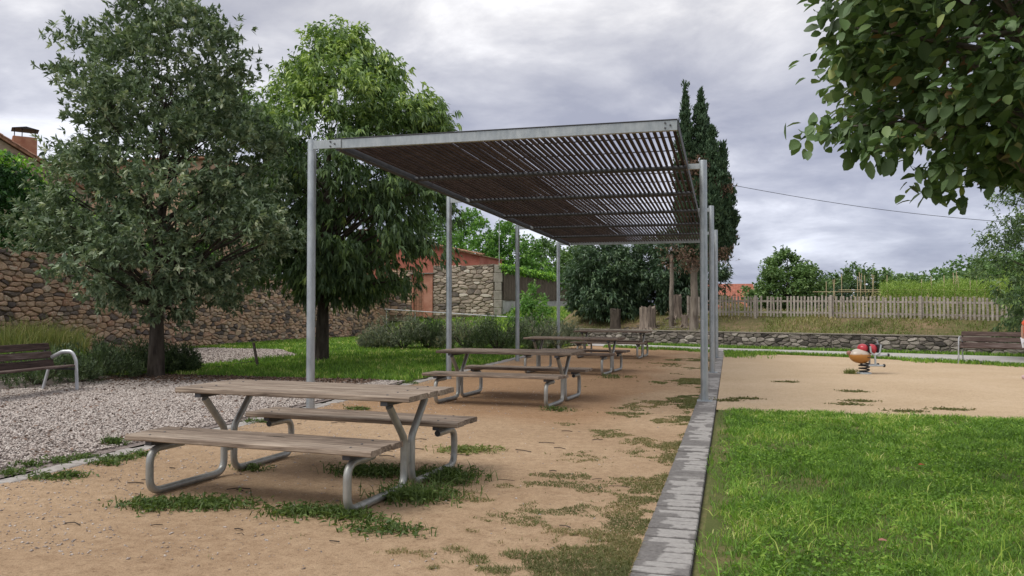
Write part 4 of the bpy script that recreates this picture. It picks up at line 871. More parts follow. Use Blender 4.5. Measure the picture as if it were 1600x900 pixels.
q = MB().bbox(a_.x-.2, c_.x+.2, 35.7, 42.3, a_.z-.295, a_.z-.12, .03).build('roof', M['tile'], LW); q.location = -LW.location

# ------------------------------------------------------------------ picket fence
FN = empty('picket_fence', (0,0,0)); tag(FN, 'grey weathered picket fence on the bank before the vegetable garden', 'fence')
fp = [(-1.6,33.35,1.12),(3.55,31.2,1.08),(9.0,29.0,.98),(13.2,27.0,.92)]
pk = []
for i in range(5):
    h = .76+random.uniform(-.02,.02); pk.append(MB().bbox(-.034,.034,-.010,.010,0,h,.004).mesh('picket', M['fencewood']))
cum = 0; seg = [(Vector(fp[i]), Vector(fp[i+1])) for i in range(3)]; npk = 0
for (A_, B_) in seg:
    L = (B_-A_).length; n = int(L/.126); rz = math.atan2(B_.y-A_.y, B_.x-A_.x)
    for k in range(n):
        p = A_.lerp(B_, (k+.5)/n)
        if random.random() < .012: continue
        o = link('picket', random.choice(pk), FN); o.location = p+Vector((0,0,random.uniform(-.02,.025))); o.rotation_euler = (random.uniform(-.03,.03), random.uniform(-.03,.03), rz); npk += 1
    dv = Vector((math.sin(rz), -math.cos(rz), 0))*-.03
    for hz_ in (.16,.58):
        rl = MB().bbox(0, L, -.013, .013, -.035, .035, .004).build('rail', M['fencewood'], FN); rl.location = A_+dv+Vector((0,0,hz_)); rl.rotation_euler = (0, -math.asin((B_.z-A_.z)/L), rz)
    np_ = max(int(L/2.0),1)
    for k in range(np_+1):
        p = A_.lerp(B_, k/np_); po = MB().bbox(-.04,.04,-.04,.04,-.35,.80,.006).build('post', M['fencewood'], FN); po.location = p+Vector((dv.x,dv.y,0))*-1.6; po.rotation_euler.z = rz

# ------------------------------------------------------------------ trees
def tree(name, label, group=None): T = empty(name, (0,0,0)); return tag(T, label, 'tree', group)
# holm oak, left
B = Vector((-11.24,13.94,0)); T = tree('holm_oak', 'large dark holm oak left of the pergola beside the gravel'); T.location = B
prof = [(1.25,.6),(1.7,1.6),(2.4,2.15),(3.4,2.25),(4.3,2.15),(5.2,1.95),(6.1,1.7),(6.9,1.35),(7.5,.95),(8.0,.55),(8.5,.25)]
C, A, u, cc = crown_points(prof, 560, 15, .40, .12, 0, .26, 21, .38)
tb = np.clip(.40+.28*RS.normal(size=len(C)), 0, 1)
crown_obj(T, [sprigs(C, A, 9, .10, .125, .048, 1.15, .05, .25, tb)], M['oak'])
trunk('trunk', T, (0,0,-.05), (.12,0,5.6), .15, .04, M['bark'], limbs_to(cc, (0,0,0), (.12,0,5.6), 90, .05), .05, 12, 1.25)
# hackberry, second tree
B = Vector((-10.4,19.26,0)); T = tree('hackberry_tree', 'tall brighter green tree with hanging leaves behind the front left pole'); T.location = B
prof = [(1.75,.6),(2.1,1.6),(2.9,2.1),(3.8,2.35),(4.8,2.5),(5.6,2.6),(6.3,2.3),(7.0,1.6),(7.6,1.1),(8.2,.8),(8.9,.35)]
C, A, u, cc = crown_points([(z_, r_*1.1) for z_, r_ in prof], 540, 14, .46, .40, 0, .42, 34, .40)
ex = np.concatenate([np.array(at(px_, py_, 19.3))-np.array(T.location)+RS.normal(size=(nn_,3))*sg_ for px_, py_, nn_, sg_ in [(655,185,260,.30),(690,205,90,.16),(600,125,220,.28),(560,85,140,.24),(470,120,160,.26),(640,250,240,.35)]])
C = np.concatenate([C, ex]); A = np.concatenate([A, RS.normal(size=ex.shape)*.5+[.5,0,.3]]); u = np.concatenate([u, np.ones(len(ex))])
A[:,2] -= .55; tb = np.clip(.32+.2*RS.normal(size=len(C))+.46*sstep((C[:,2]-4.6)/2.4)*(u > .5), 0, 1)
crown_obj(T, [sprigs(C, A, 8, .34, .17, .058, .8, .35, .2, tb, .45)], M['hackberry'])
trunk('trunk', T, (0,0,-.05), (.2,0,6.2), .17, .05, M['bark'], limbs_to(cc, (0,0,0), (.2,0,6.2), 80, .06), .05, 12, 1.2)
# cypress
p = at(1084,498,31.6); T = tree('cypress_tree', 'dark twin topped cypress with brown dead patches behind the pergola'); T.location = (p.x, 31.6, bankz(p.x,31.6)-.05); k_ = 33/FPX*.98
parts = []; zb = T.location.z
def zpx(y): return at(1084,y,31.6).z-zb
for (px, top, bot, rmax, n, sd_) in [(1073,135,370,.40,230,1),(1096,133,395,.58,300,2),(1112,205,400,.54,190,3),(1127,226,405,.42,180,4),(1122,280,410,.54,190,5),(1085,260,400,.55,120,6)]:
    zt_, zb_ = zpx(top), zpx(bot); h = zt_-zb_; pr = [(zb_,rmax*.45),(zb_+h*.2,rmax*.95),(zb_+h*.45,rmax),(zb_+h*.7,rmax*.58),(zb_+h*.88,rmax*.24),(zt_,.02)]
    C, A, u, cc = crown_points(pr, n, 18, .14, (px-1084)*k_, (sd_%3-1)*.25, .16, 40+sd_, .45); tq = RS.rand(260); xt = RS.normal(size=(260,3))*((1-tq)*.30*rmax+.015)[:,None]; xt[:,2] *= .5
    C = np.concatenate([C, xt+np.stack([np.full(260,(px-1084)*k_), np.full(260,(sd_%3-1)*.25), zt_-.12-(1-tq)*h*.32],-1)]); A = np.concatenate([A, RS.normal(size=(260,3))*.5])
    A = A*.4+np.array([0,0,1.0]); parts.append(sprigs(C, A, 3, .18, .15, .06, .55, -.05, .15, np.clip(.35+.18*RS.normal(size=len(C)), 0, .85)))
crown_obj(T, parts, M['cypress'])
parts = []
for (px, py, r, n) in [(1087,265,.28,60),(1096,300,.25,50),(1128,300,.16,25),(1070,402,.4,45),(1086,402,.42,60),(1124,400,.25,30)]:
    C = np.array([(px-1084)*k_, -.45, zpx(py)])+RS.normal(size=(n*4,3))*r*np.array([1,.6,.7]); parts.append(sprigs(C, RS.normal(size=(n*4,3))+[0,0,.4], 3, .2, .13, .035, .9, 0, .3))
crown_obj(T, parts, M['drybrown'], 'dead_foliage')
trunk('trunk', T, (0,0,-.1), (.1,0,5.5), .17, .06, M['palebark'], [((.05,0,1.9),(-.5,.1,3.2),.06),((.05,0,2.2),(.7,0,3.3),.06),((.05,0,2.0),(-.2,-.3,3.4),.05),((0,0,.05),(.45,-.3,.0),.09),((0,0,.05),(-.35,-.3,.0),.08)], .03, 12, 1.3)
# laurel shrubs
def shrub_tree(name, label, px, py, Y, prof, mat, n, ns, cs, L, W, seed, droop=.3, down=.3, tb0=.4, group=None, tr=(.12,.04), barkm='bark', lob=.22, k=7, sq=(1,1), cat='tree', zbase=None, spread=.9, inner=.35):
    p = at(px, py, Y); z = bankz(p.x, Y) if zbase is None else zbase; T = tree(name, label, group); T['category'] = cat; T.location = (p.x, Y, z-.03)
    C, A, u, cc = crown_points(prof, n, ns, cs, 0, 0, lob, seed, inner, sq); tb = np.clip(tb0+.22*RS.normal(size=len(C)), 0, 1)
    crown_obj(T, [sprigs(C, A, k, L*2, L, W, spread, droop, .2, tb, down)], M[mat]); top = prof[-1][0]*.7
    trunk('trunk', T, (0,0,-.05), (.05,0,top), tr[0], tr[1], M[barkm], limbs_to(cc, (0,0,0), (.05,0,top), 26, tr[0]*.4, seed), .04, 10, 1.3); return T
shrub_tree('laurel_tree', 'broad dark laurel with hanging leaves left of the tree stumps', 945, 500, 35.0, [(.15,1.0),(.6,1.55),(1.4,1.75),(2.2,1.65),(2.9,1.3),(3.5,.6)], 'laurel', 330, 11, .36, .17, .06, 51, .3, .35, .42, sq=(1,.8))
shrub_tree('laurel_tree', 'dark laurel behind the stumps, below the end of the pergola roof', 1032, 495, 35.6, [(.2,1.1),(.7,1.6),(1.5,1.75),(2.3,1.6),(3.0,1.2),(3.6,.5)], 'laurel', 300, 11, .36, .17, .06, 52, .3, .35, .38, sq=(1,.8))
shrub_tree('laurel_tree', 'dark laurel filling the gap beside the cypress trunk', 1085, 480, 37.4, [(.2,.9),(.7,1.2),(1.5,1.4),(2.3,1.3),(3.3,.5)], 'laurel', 150, 10, .36, .17, .06, 53, .3, .35, .3)
# trees behind the wall
bgp = lambda h, r: [(h*.12,r*.5),(h*.25,r*.9),(h*.45,r),(h*.65,r*.85),(h*.82,r*.55),(h,r*.15)]
for i, (px, Y, h, r, mat, lb, tb0) in enumerate([(735,58,7.6,3.0,'bright','bright green leafy tree behind the red shed'),(795,60,7.2,3.0,'bright','bright green tree behind the reed fence mast'),(665,62,9.0,3.6,'midtree','mid green tree rising behind the hackberry'),
      (850,66,6.3,3.2,'midtree','darker green tree beyond the vine covered fence'),(905,62,5.4,2.6,'midtree','green tree left of the laurels beyond the fence')]and [(735,58,7.6,3.0,'bright','bright green leafy tree behind the red shed',.5),(795,60,7.2,3.0,'bright','bright green tree behind the thin mast',.45),(665,62,9.0,3.6,'midtree','mid green tree rising behind the drooping hackberry crown',.4),
      (850,66,6.3,3.2,'midtree','darker green tree beyond the vine covered fence',.3),(905,62,5.4,2.6,'midtree','green tree left of the laurels, beyond the fence end',.45)]):
    shrub_tree('leafy_tree', lb, px, 450, Y, bgp(h,r), mat, 210, 9, .62, .26, .15, 60+i, .15, .05, tb0, 'trees beyond the stone wall', (.2,.06), zbase=1.0)
shrub_tree('garden_tree', 'round green tree right of the poles, behind the picket fence', 1229, 460, 46, [(.5,1.2),(1.0,1.85),(1.7,1.9),(2.4,1.45),(3.0,.9),(3.5,.3)], 'midtree', 260, 10, .36, .16, .10, 71, .15, .05, .5, 'trees behind the garden', zbase=.95, sq=(1,.9))
shrub_tree('garden_tree', 'low wide dark green tree behind the bean canes', 1348, 460, 58, [(.4,2.0),(1.0,2.5),(1.9,2.3),(2.6,1.5),(3.2,.5)], 'midtree', 200, 9, .5, .2, .12, 72, .15, .05, .35, 'trees behind the garden', zbase=1.0, sq=(1.25,1))
shrub_tree('garden_tree', 'low pale green tree right of the bean canes', 1405, 460, 60, [(.4,1.8),(1.0,2.2),(1.7,1.8),(2.6,.6)], 'midtree', 150, 9, .45, .2, .12, 73, .15, .05, .65, 'trees behind the garden', zbase=1.0)
shrub_tree('garden_hedge', 'dark clipped hedge between the two garden trees', 1295, 462, 56, [(.1,1.9),(.8,2.0),(1.5,1.9),(1.9,1.5)], 'laurel', 130, 9, .35, .15, .09, 74, .1, 0, .3, None, zbase=1.0, sq=(1.3,.6), cat='hedge', lob=.08)
shrub_tree('acacia_tree', 'feathery dark green tree leaning in from the right edge over the fence', 1668, 480, 24.5, [(.5,1.0),(1.0,1.5),(1.8,1.75),(2.6,1.9),(3.4,1.9),(4.4,1.6),(5.2,.8)], 'hackberry', 330, 9, .34, .12, .045, 75, .3, .3, .32, None, (.13,.04), zbase=0.0, lob=.3)
# big-leaved tree overhanging from the right
TB = at(1700,450,6.3); T = tree('broad_leaf_tree', 'big leaved tree hanging into the top right corner with browning leaf edges'); T.location = (TB.x, 6.3, 0)
def big_leaf_geo(P, D, L, W, tv):
    n = len(P); D = unit(D); r = RS.normal(size=(n,3))*.5+np.array([0,0,1.0]); S = unit(np.cross(D, r)); Nn = np.cross(S, D); L = L[:,None]; W = W[:,None]
    dn = np.array([0,0,1.0]); cu = (RS.rand(n,1)-.3)*.3
    q = lambda a, s, h: P+D*L*a+S*W*s+Nn*W*h-dn*L*.22*a*a+Nn*L*cu*s*s
    V = np.stack([q(0,0,0), q(.22,.36,.10), q(.55,.52,.13), q(.85,.30,.06), q(1.0,0,0), q(.85,-.30,.06), q(.55,-.52,.13), q(.22,-.36,.10), q(.55,0,0)], 1).reshape(-1,3)
    base = (np.arange(n)*9)[:,None]; F = np.concatenate([base+[0,1,2,8], base+[8,2,3,4], base+[8,4,5,6], base+[0,8,6,7]]); return V, F, np.repeat(tv, 9)
prof = [(2.35,.55),(2.6,1.15),(2.95,1.55),(3.3,1.62),(3.7,1.70),(4.3,1.6),(4.9,1.2),(5.5,.5)]
C, A, u, cc = crown_points(prof, 850, 26, .25, 0, 0, .16, 81, .25); A = A*np.array([1,1,.2]); A[:,2] -= .25
ext = []; axs = []
for (px, py, ln) in [(1262,210,4),(1290,196,6),(1315,200,8),(1345,218,10),(1375,196,10),(1400,215,12),(1380,240,10),(1290,12,5),(1300,45,6),(1330,30,8),(1345,80,9),(1320,95,6),(1360,110,9),(1390,60,10),(1410,110,10),(1440,285,8),(1490,300,8),(1470,260,10),(1530,270,10)]:
    c0 = np.array(at(px, py, 6.0+random.uniform(-.15,.3)))-np.array(T.location)
    for j in range(int(ln*3.2)): ext.append(c0+RS.normal(size=3)*.06); axs.append(RS.normal(size=3)*.6+[-.4,-.2,-.5])
C = np.concatenate([C, np.array(ext)]); A = np.concatenate([A, np.array(axs)])
n = len(C); D = unit(A)+RS.normal(size=(n,3))*.5; L = .07+.045*RS.rand(n); W = L*(.6+.2*RS.rand(n)); tv = np.clip(.34+.20*RS.normal(size=n), 0, .9); brown = RS.rand(n) < .025; tv[brown] = .94+.06*RS.rand(brown.sum())
V, F, tt = big_leaf_geo(C, D, L, W, tv)
# the 290 leaves that show largest are single parts
wp = C+np.array(T.location); vd = wp-np.array([0,0,EYE]); dist = np.linalg.norm(vd, axis=1); fw = np.array([-math.sin(YAW), math.cos(YAW), 0]); rt_ = np.array([math.cos(YAW), math.sin(YAW), 0]); ixp = 800+FPX*(vd@rt_)/(vd@fw); iyp = 482-FPX*vd[:,2]/(vd@fw)
vis = (ixp > 1240) & (ixp < 1600) & (iyp > 0) & (iyp < 330); score = np.where(vis, L/dist, 0); pick = set(np.argsort(-score)[:290].tolist()); keep = np.array([i not in pick for i in range(n)])
Vr = V.reshape(n,9,3); tr_ = tt.reshape(n,9)
lf = np.array([(0,1,2,8),(8,2,3,4),(8,4,5,6),(0,8,6,7)])
for i in sorted(pick): link('leaf', fmesh('leaf', Vr[i], lf, M['bigleaf'], True, tr_[i]), T)
nk = int(keep.sum()); Fk = ((np.arange(nk)*9)[:,None,None]+lf[None]).reshape(-1,4)
o = link('crown', fmesh('crown', Vr[keep].reshape(-1,3), Fk, M['bigleaf'], True, tr_[keep].ravel()), T); o['kind'] = 'stuff'
lm = limbs_to(cc, (0,0,0), (0,0,4.6), 60, .05, 8, .45)+[((0,0,2.6), tuple(np.array(at(1320,198,6.1))-np.array(T.location)), .035), ((0,0,2.9), tuple(np.array(at(1310,40,6.1))-np.array(T.location)), .03), ((0,0,3.2), tuple(np.array(at(1500,60,5.4))-np.array(T.location)), .035)]
trunk('trunk', T, (0,0,-.05), (0,0,4.7), .11, .03, M['palebark'], lm, .03, 12, 1.3)

# ------------------------------------------------------------------ ivy mass on the wall, shrubs, tall grass
IV = empty('ivy_hedge', at(20,380,19)); IV.location = (-19.6,19,2.6); tag(IV, 'bright green ivy mass spilling over the wall at the left edge', 'ivy')
n = 6000; v = RS.rand(n); Yv = 14+13*v; Zt = 5.7-2.0*sstep((v-.22)/.5)+.25*np.sin(v*23); C = np.stack([-19.0-1.6*RS.rand(n)**1.2+.5*RS.normal(size=n)*.35, Yv, 2.75+(Zt-2.75)*RS.rand(n)**.7],-1)
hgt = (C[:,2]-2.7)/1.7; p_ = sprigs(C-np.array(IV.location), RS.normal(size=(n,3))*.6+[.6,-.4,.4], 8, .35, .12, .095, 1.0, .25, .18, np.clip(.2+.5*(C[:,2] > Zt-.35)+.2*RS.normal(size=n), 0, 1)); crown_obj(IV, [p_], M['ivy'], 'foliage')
q = MB()
for k in range(7): q.tube([(0.6,-4+k*1.8,-2.6),(.1,-4+k*1.8,.3),(-.3,-3.8+k*1.8,1.0)], [.05,.04,.02], 6)
q.build('stems', M['bark'], IV)
def bush(name, label, px, py, w_, h, mat, n, L, W, seed, group=None, upright=1.0, depth=.8, k=6, tb0=.45, z=0):
    p = gp(px, py, z); T = empty(name, (p.x, p.y, z)); tag(T, label, 'shrub', group)
    R = np.random.RandomState(seed); a = R.rand(n)*2*PI; r = R.rand(n)**.5; hh = h*(.25+.75*R.rand(n)**.7)*np.sqrt(np.maximum(1-(r*.92)**2, .05))*(.85+.3*np.sin(3*a+seed))
    C = np.stack([r*np.cos(a)*w_/2, r*np.sin(a)*w_/2*depth, hh],-1); A = np.stack([np.cos(a)*r*.8, np.sin(a)*r*.8, np.full(n, upright)],-1)+R.normal(size=(n,3))*.3
    crown_obj(T, [sprigs(C, A, k, L*2.4, L, W, .7, .02, .25, np.clip(tb0+.22*R.normal(size=n), 0, 1))], M[mat], 'foliage')
    mb = MB()
    for j in range(9): aa = j*.7; mb.tube([(0,0,-.03), (math.cos(aa)*w_*.15, math.sin(aa)*w_*.12, h*.35), (math.cos(aa)*w_*.3, math.sin(aa)*w_*.25, h*.7)], [.03,.02,.008], 5)
    mb.build('stems', M['bark'], T); return T
for i, (px, py, w_, h, lb) in enumerate([(30,607,2.3,.62,'dark rosemary bush directly behind the left bench'),(120,598,2.0,.70,'dark rosemary bush right of the left bench armrest'),(195,590,1.9,.72,'dark rosemary bush left of the oak trunk'),(262,588,1.0,.55,'small dark rosemary bush right of the oak trunk')]):
    p = gp(px, py); T = bush('rosemary_bush', lb, px, py, w_, h, 'rosemary', 900, .085, .016, 90+i, 'rosemary bushes by the oak', 1.0, .8, 9, .4); T.location += Vector((-.35,.75,0))
for i, (px, py, w_, h, lb) in enumerate([(588,545,1.3,.6,'low lavender bush at the left end of the row'),(630,546,2.6,1.25,'large grey green lavender bush left of the second pole'),(668,546,1.9,1.1,'dark lavender bush just left of the second pole'),(728,547,2.4,1.05,'brownish grassy lavender bush right of the second pole'),(778,549,2.3,1.1,'green lavender bush left of the third pole'),(832,547,2.2,1.0,'grey lavender bush right of the third pole'),(872,545,2.0,.95,'lavender bush by the fourth pole')]):
    bush('lavender_bush', lb, px, py, w_, h, 'lavender' if i not in (2,4) else 'rosemary', 850, .11, .02, 110+i, 'row of lavender bushes behind the left poles', 1.2, .7, 8, .45+.12*(i == 3))
T = shrub_tree('sapling', 'light green young sapling rising among the lavender bushes', 833, 545, 30.5, [(.5,.3),(1.0,.6),(1.6,.75),(2.0,.5),(2.3,.2)], 'bright', 46, 7, .22, .14, .07, 131, .2, .1, .5, None, (.035,.012), zbase=0.0, lob=.3)
# tall grass mound at left
n = 5200; c0 = gp(55,560); x = -19+3.0*RS.rand(n); y = 15.2+3.6*RS.rand(n); k_ = x < -.93*y; x, y = x[k_], y[k_]; n = len(x); V, F, t = blades(np.stack([x,y,0*x],-1), .55+.65*RS.rand(n)*(.5+vnoise(x,y,.8,5)), .02+0*x, .6, np.clip(.3+.6*RS.rand(n),0,1))
tag(link('tall_grass', fmesh('tall_grass', V, F, M['drygrass'], False, t)), 'tall pale green grass before the stone wall behind the left bench', 'grass', kind='stuff')
x = -18+5.2*RS.rand(6000); y = 13.4+2.6*RS.rand(6000); V, F, t = blades(np.stack([x,y,0*x],-1), (.22+.35*RS.rand(6000))*np.clip((-x-12)/3, .4, 1), .018+0*x, .9, RS.rand(6000)*.8)
tag(link('rank_grass', fmesh('rank_grass', V, F, M['grass'], False, t)), 'rank green grass among the rosemary at the left', 'grass', kind='stuff')

# ------------------------------------------------------------------ stumps and posts on the bank
def stump(label, px, py, Y, w_, h, seed, mat='stump', splits=9, group='tree stumps on the bank'):
    R = random.Random(seed); p = at(px, py, Y); z = bankz(p.x, Y); T = empty('tree_stump', (p.x, Y, z-.06)); tag(T, label, 'stump', group)
    mb = MB(); n = 22; lev = 5; vs = []
    rr = [1+.10*math.sin(3*2*PI*k/n+seed)+R.uniform(-.07,.07) for k in range(n)]; tops = [h*(1+R.uniform(-.09,.07)) for k in range(n)]
    for j in range(lev+1):
        for k in range(n):
            a = 2*PI*k/n; f = (1.22 if j == 0 else 1.05 if j == 1 else 1)*rr[k]*(w_/2); vs.append((f*math.cos(a), f*math.sin(a)*.8, tops[k]*j/lev))
    fs = [(j*n+k, j*n+(k+1)%n, (j+1)*n+(k+1)%n, (j+1)*n+k) for j in range(lev) for k in range(n)]; vs.append((0,0,h*.93)); fs += [(lev*n+k, lev*n+(k+1)%n, len(vs)-1) for k in range(n)]
    mb.add(vs, fs); tk = mb.build('wood', M[mat], T)
    for j in range(6):
        a = R.uniform(0,2*PI); MB().tube([(math.cos(a)*w_*.45, math.sin(a)*w_*.36, .12), (math.cos(a)*w_*.75, math.sin(a)*w_*.6, .06), (math.cos(a)*w_*1.1, math.sin(a)*w_*.9, 0)], [.06,.04,.015], 6).build('root', M[mat], T, True)
    return T
stump('pale split stump, the tallest of the stumps by the laurels', 1011, 495, 32.6, .62, .98, 1)
stump('slim jagged stump just left of the cypress trunk', 1056, 492, 33.6, .42, .98, 2)
stump('bark covered stump under the left laurel with spreading roots', 962, 492, 33.0, .42, .92, 3, 'bark')
stump('small broken stump at the foot of the cypress trunk', 1070, 494, 32.4, .26, .5, 4)
p = at(1049,490,32.6); q = trunk('bare_pole', None, (p.x,32.6,bankz(p.x,32.6)-.1), (p.x+.02,32.6,at(1049,398,32.6).z), .095, .075, M['palebark'], (), .015, 9, 1.15); tag(q, 'bare upright timber pole between the stumps and the cypress', 'pole')
mb = MB()
for i in range(260):
    u = random.random(); px = random.uniform(925,1100); Y = random.uniform(31.4,33.4); p = at(px, 500, Y)
    if Y < float(ywall(p.x))+.3: continue
    z = bankz(p.x, Y)+.03; a = random.uniform(0,PI); l = random.uniform(.05,.22); mb.tube([(p.x,Y,z),(p.x+l*math.cos(a),Y+l*math.sin(a),z+random.uniform(-.02,.05))], random.uniform(.008,.022), 4)
tag(mb.build('wood_chips', M['palebark']), 'wood chips and bark scattered on the bank below the stumps', 'wood chips', kind='stuff')

# ------------------------------------------------------------------ garden beyond the fence
TRL = empty('bean_trellis', (0,0,0)); tag(TRL, 'pale bamboo cane trellis in the vegetable garden behind the fence', 'trellis')
for (px, top, ln) in [(1291,440,0),(1302,437,6),(1304,436,-5),(1315,428,0),(1340,432,0),(1343,425,4),(1346,427,-4),(1351,430,3),(1363,428,5),(1365,430,-5),(1386,430,0),(1440,436,0),(1455,432,2),(1475,430,0),(1490,426,3),(1494,424,-3),(1497,430,5),(1516,434,0),(1526,430,2),(1540,433,-3),(1558,428,0),(1562,430,3)]:
    Y = 37.5; p = at(px, top, Y); q = at(px+ln, 472, Y); MB().tube([(q.x,Y,bankz(q.x,Y)-.1), (p.x,Y+.02*ln,p.z)], .016, 5).build('cane', M['cane'], TRL)
for (xa, xb, yy) in [(1270,1390,456),(1310,1380,453),(1395,1570,453)]: MB().tube([at(xa,yy,37.46), at(xb,yy,37.46)], .014, 5).build('cross_cane', M['cane'], TRL)
n = 5200; pxs = 1375+205*RS.rand(n); Yc = 36.3+4*RS.rand(n); C = np.array([at(float(a), 455, float(b)) for a, b in zip(pxs, Yc)]); top_ = 1.15+.45*vnoise(C[:,0], C[:,1], .8, 3); C[:,2] = 1.1+top_*RS.rand(n)**.6
V, F, t = sprigs(C, RS.normal(size=(n,3))*.4+[0,0,1], 6, .3, .12, .022, .8, 0, .3); tag(link('feathery_crop', fmesh('feathery_crop', V, F, M['fennel'], False, t)), 'feathery lime green crop above the picket fence at right', 'crop', kind='stuff')
n = 2600; pxs = 1125+480*RS.rand(n); Yc = 33.5+3*RS.rand(n); C = np.array([at(float(a), 455, float(b)) for a, b in zip(pxs, Yc)]); C[:,2] = 1.1+.55*RS.rand(n)*vnoise(C[:,0], C[:,1], .5, 7)*1.6
V, F, t = sprigs(C, RS.normal(size=(n,3))*.4+[0,0,1], 5, .25, .13, .03, .8, 0, .3); tag(link('garden_weeds', fmesh('garden_weeds', V, F, M['drygrass'], False, t)), 'half dry weeds standing just behind the picket fence', 'weeds', kind='stuff')
GH = empty('garden_house', (0,0,0)); tag(GH, 'low house with a plain red tiled roof beyond the picket fence', 'house'); a_, c_ = at(1050,445,75), at(1184,445,75)
MB().bbox(a_.x, c_.x-.3, 75, 82, .5, 1.6, .02).build('wall', M['pink'], GH)
m, t, b = new_mat('red_tile_rows', .9, 0, .2); wv = t.nodes.new('ShaderNodeTexWave'); wv.inputs['Scale'].default_value = 2.2; t.links.new(pos(t), wv.inputs['Vector']); t.links.new(ramp(t, noise(t, pos(t), 3, 5), [(.3,(.30,.10,.065)),(.7,(.46,.19,.13))]), b.inputs['Base Color']); bump(t, b, wv.outputs['Fac'], .8, .05)
MB().add([(a_.x-.3,74.6,1.55),(c_.x,74.6,1.55),(c_.x-.3,78.5,a_.z+.15),(a_.x,78.5,a_.z+.15),(a_.x-.3,82.4,1.55),(c_.x,82.4,1.55),(a_.x-.3,74.6,1.4),(c_.x,74.6,1.4)], [(0,1,2,3),(3,2,5,4),(0,6,7,1),(1,5,2),(0,3,4)]).build('roof', m, GH)
# wooded hill
xs2 = np.linspace(-10,130,40); ys2 = np.linspace(150,260,24); XX, YY = np.meshgrid(xs2, ys2)
cx_ = at(1640,440,190).x; HZ = 13.0*np.exp(-((XX-cx_)/30)**2-((YY-205)/40)**2)-1.0
V = np.stack([XX,YY,HZ],-1).reshape(-1,3); F = [(j*40+i, j*40+i+1, (j+1)*40+i+1, (j+1)*40+i) for j in range(23) for i in range(39)]
tag(link('hill', fmesh('hill', V, F, M['slope'], True)), kind='structure')
n = 900; x = 5+115*RS.rand(n); y = 155+50*RS.rand(n); hz_ = 13.0*np.exp(-((x-cx_)/30)**2-((y-205)/40)**2)-1.0; s = 1.2+1.3*RS.rand(n); C = np.repeat(np.stack([x,y,hz_+s*.6],-1), 14, 0); C = C+unit(RS.normal(size=C.shape))*np.repeat(s,14)[:,None]*np.array([1,1,.8]); 
V, F, t = sprigs(C, RS.normal(size=C.shape)+[0,-.3,.6], 3, .8, .75, .55, 1, .1, .15, np.repeat(RS.rand(n)*.7, 14)); tag(link('far_wood', fmesh('far_wood', V, F, M['midtree'], False, t)), 'distant wooded hillside at the right', 'wood', kind='stuff')
# far horizon trees
n = 420; x = -260+520*RS.rand(n); y = 230+90*RS.rand(n); s = 1.5+1.5*RS.rand(n); C = np.repeat(np.stack([x,y,.8+s*.7],-1), 16, 0); C = C+unit(RS.normal(size=C.shape))*np.repeat(s,16)[:,None]
V, F, t = sprigs(C, RS.normal(size=C.shape)+[0,-.3,.6], 3, 1.0, 1.2, .9, 1, .1, .15); tag(link('far_treeline', fmesh('far_treeline', V, F, M['midtree'], False, t)), 'distant low treeline along the horizon', 'wood', kind='stuff')
a_, c_ = at(1090,279,34), at(1640,352,40); q = MB().tube([a_.lerp(c_, k/20)+Vector((0,0,-.28*math.sin(PI*k/20))) for k in range(21)], .011, 5).build('power_cable', M['black']); tag(q, 'single thin black cable sagging across the sky at right', 'cable')

# ------------------------------------------------------------------ fallen leaves on the lawn
for (px, py, lb, c) in [(1435,738,'red fallen leaf lying on the right lawn',(.45,.07,.04)),(1372,862,'pinkish brown fallen leaf in the nearest lawn',(.38,.17,.13)),(1195,757,'pale tan fallen leaf on the lawn nearer the paving strip',(.42,.30,.17))]:
    p = gp(px, py); V, F, t = big_leaf_geo(np.array([[0,0,.065]]), np.array([[1,.3,.15]]), np.array([.06]), np.array([.032]), np.array([0.0])); o = link('fallen_leaf', fmesh('fallen_leaf', V, F, plain('leaf_'+lb.split()[0], c, .8), True)); o.location = p; tag(o, lb, 'leaf', 'single fallen leaves on the lawn')

# ------------------------------------------------------------------ person at the right edge
def skin_mesh(name, verts, edges, radii, mat, parent, root=0, sub=2):
    me = bpy.data.meshes.new(name); me.from_pydata(verts, edges, []); o = link(name, me, parent)
    md = o.modifiers.new('Skin', 'SKIN'); 
    if not me.skin_vertices: me.attributes
    sv = me.skin_vertices[0].data if me.skin_vertices else None
    if sv is None: return o
    for i, r in enumerate(radii): sv[i].radius = r if isinstance(r, tuple) else (r, r); sv[i].use_root = (i == root)
    md.use_smooth_shade = True; ss = o.modifiers.new('Sub', 'SUBSURF'); ss.levels = sub; ss.render_levels = sub; me.materials.append(mat); return o

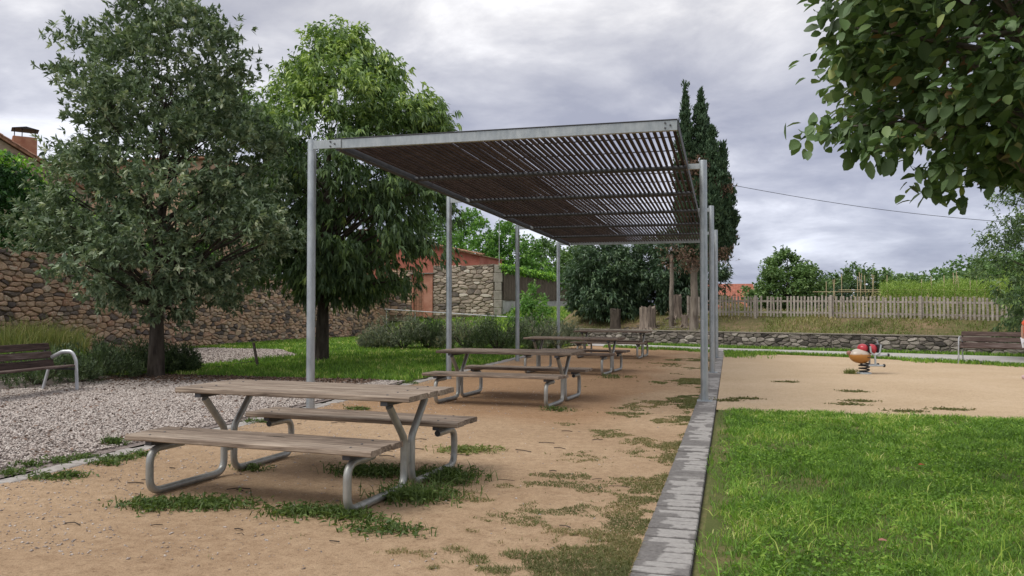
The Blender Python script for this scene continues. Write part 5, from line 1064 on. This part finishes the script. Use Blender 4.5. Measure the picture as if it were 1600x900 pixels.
PR = empty('person', gp(1611,593)); PR.rotation_euler.z = -.15; tag(PR, 'person in coral top and white shorts at the right edge, facing left', 'person')
M['skin'] = plain('skin_tone', (.46,.28,.20), .55, .92); M['coral'] = plain('coral_cloth', (.75,.13,.06), .85); M['whitecloth'] = plain('white_cloth', (.62,.63,.66), .9); M['sock'] = plain('dark_sock', (.06,.025,.03), .9); M['shoe'] = plain('pale_shoe', (.62,.45,.45), .7); M['hair'] = plain('dark_hair', (.03,.02,.015), .6)
vs = [(0,0,.80),(0,0,.98),(0,0,1.13),(-.005,0,1.245),(-.015,0,1.33),(-.01,0,1.42)]; es = [(0,1),(1,2),(2,3),(3,4),(4,5)]; rd = [(.11,.13),(.10,.12),(.105,.14),.045,(.075,.07),(.07,.065)]
vs.append((-.10,0,1.345)); es.append((4,6)); rd.append(.012)
for s_ in (-1,1):
    b0 = len(vs); vs += [(0,s_*.15,1.16),(-.09,s_*.21,1.04),(-.10,s_*.20,.84),(-.08,s_*.20,.74)]; rd += [.05,.038,.028,(.018,.032)]; es += [(2,b0),(b0,b0+1),(b0+1,b0+2),(b0+2,b0+3)]
    for j, (dy, ln) in enumerate([(-.028,.055),(-.010,.065),(.010,.062),(.026,.048)]):
        f0 = len(vs); vs += [(-.065+dy,s_*.20,.675),(-.07+dy,s_*.20-s_*.012,.675-ln*.7)]; rd += [.009,.008]; es += [(b0+3,f0),(f0,f0+1)]
    f0 = len(vs); vs += [(-.105,s_*.19,.69)]; rd += [.009]; es += [(b0+3,f0)]
    h0_ = len(vs); vs += [(0,s_*.075,.74),(-.02,s_*.085,.44),(.01,s_*.085,.085),(-.09,s_*.09,.04)]; rd += [.088,.055,.038,.034]; es += [(0,h0_),(h0_,h0_+1),(h0_+1,h0_+2),(h0_+2,h0_+3)]
skin_mesh('body', vs, es, rd, M['skin'], PR)
skin_mesh('shirt', [(0,0,.84),(0,0,.98),(0,0,1.13),(0,0,1.21),(0,-.16,1.165),(-.09,-.21,1.06),(0,.16,1.165),(-.09,.21,1.06)], [(0,1),(1,2),(2,3),(2,4),(4,5),(2,6),(6,7)], [(.135,.15),(.125,.14),(.125,.155),.06,.07,.062,.07,.062], M['coral'], PR)
skin_mesh('shorts', [(0,0,.83),(0,-.08,.74),(-.01,-.09,.55),(0,.08,.74),(-.01,.09,.55)], [(0,1),(1,2),(0,3),(3,4)], [(.14,.15),.11,.095,.11,.095], M['whitecloth'], PR)
for s_ in (-1,1):
    skin_mesh('sock', [(-.012,s_*.085,.36),(.005,s_*.085,.20),(.01,s_*.085,.08)], [(0,1),(1,2)], [.055,.05,.045], M['sock'], PR)
    skin_mesh('shoe', [(.04,s_*.088,.045),(-.05,s_*.09,.042),(-.15,s_*.092,.035)], [(0,1),(1,2)], [(.042,.045),(.045,.045),(.032,.042)], M['shoe'], PR)
ellip((.012,0,1.40),(.095,.085,.095)).build('hair', M['hair'], PR, True)
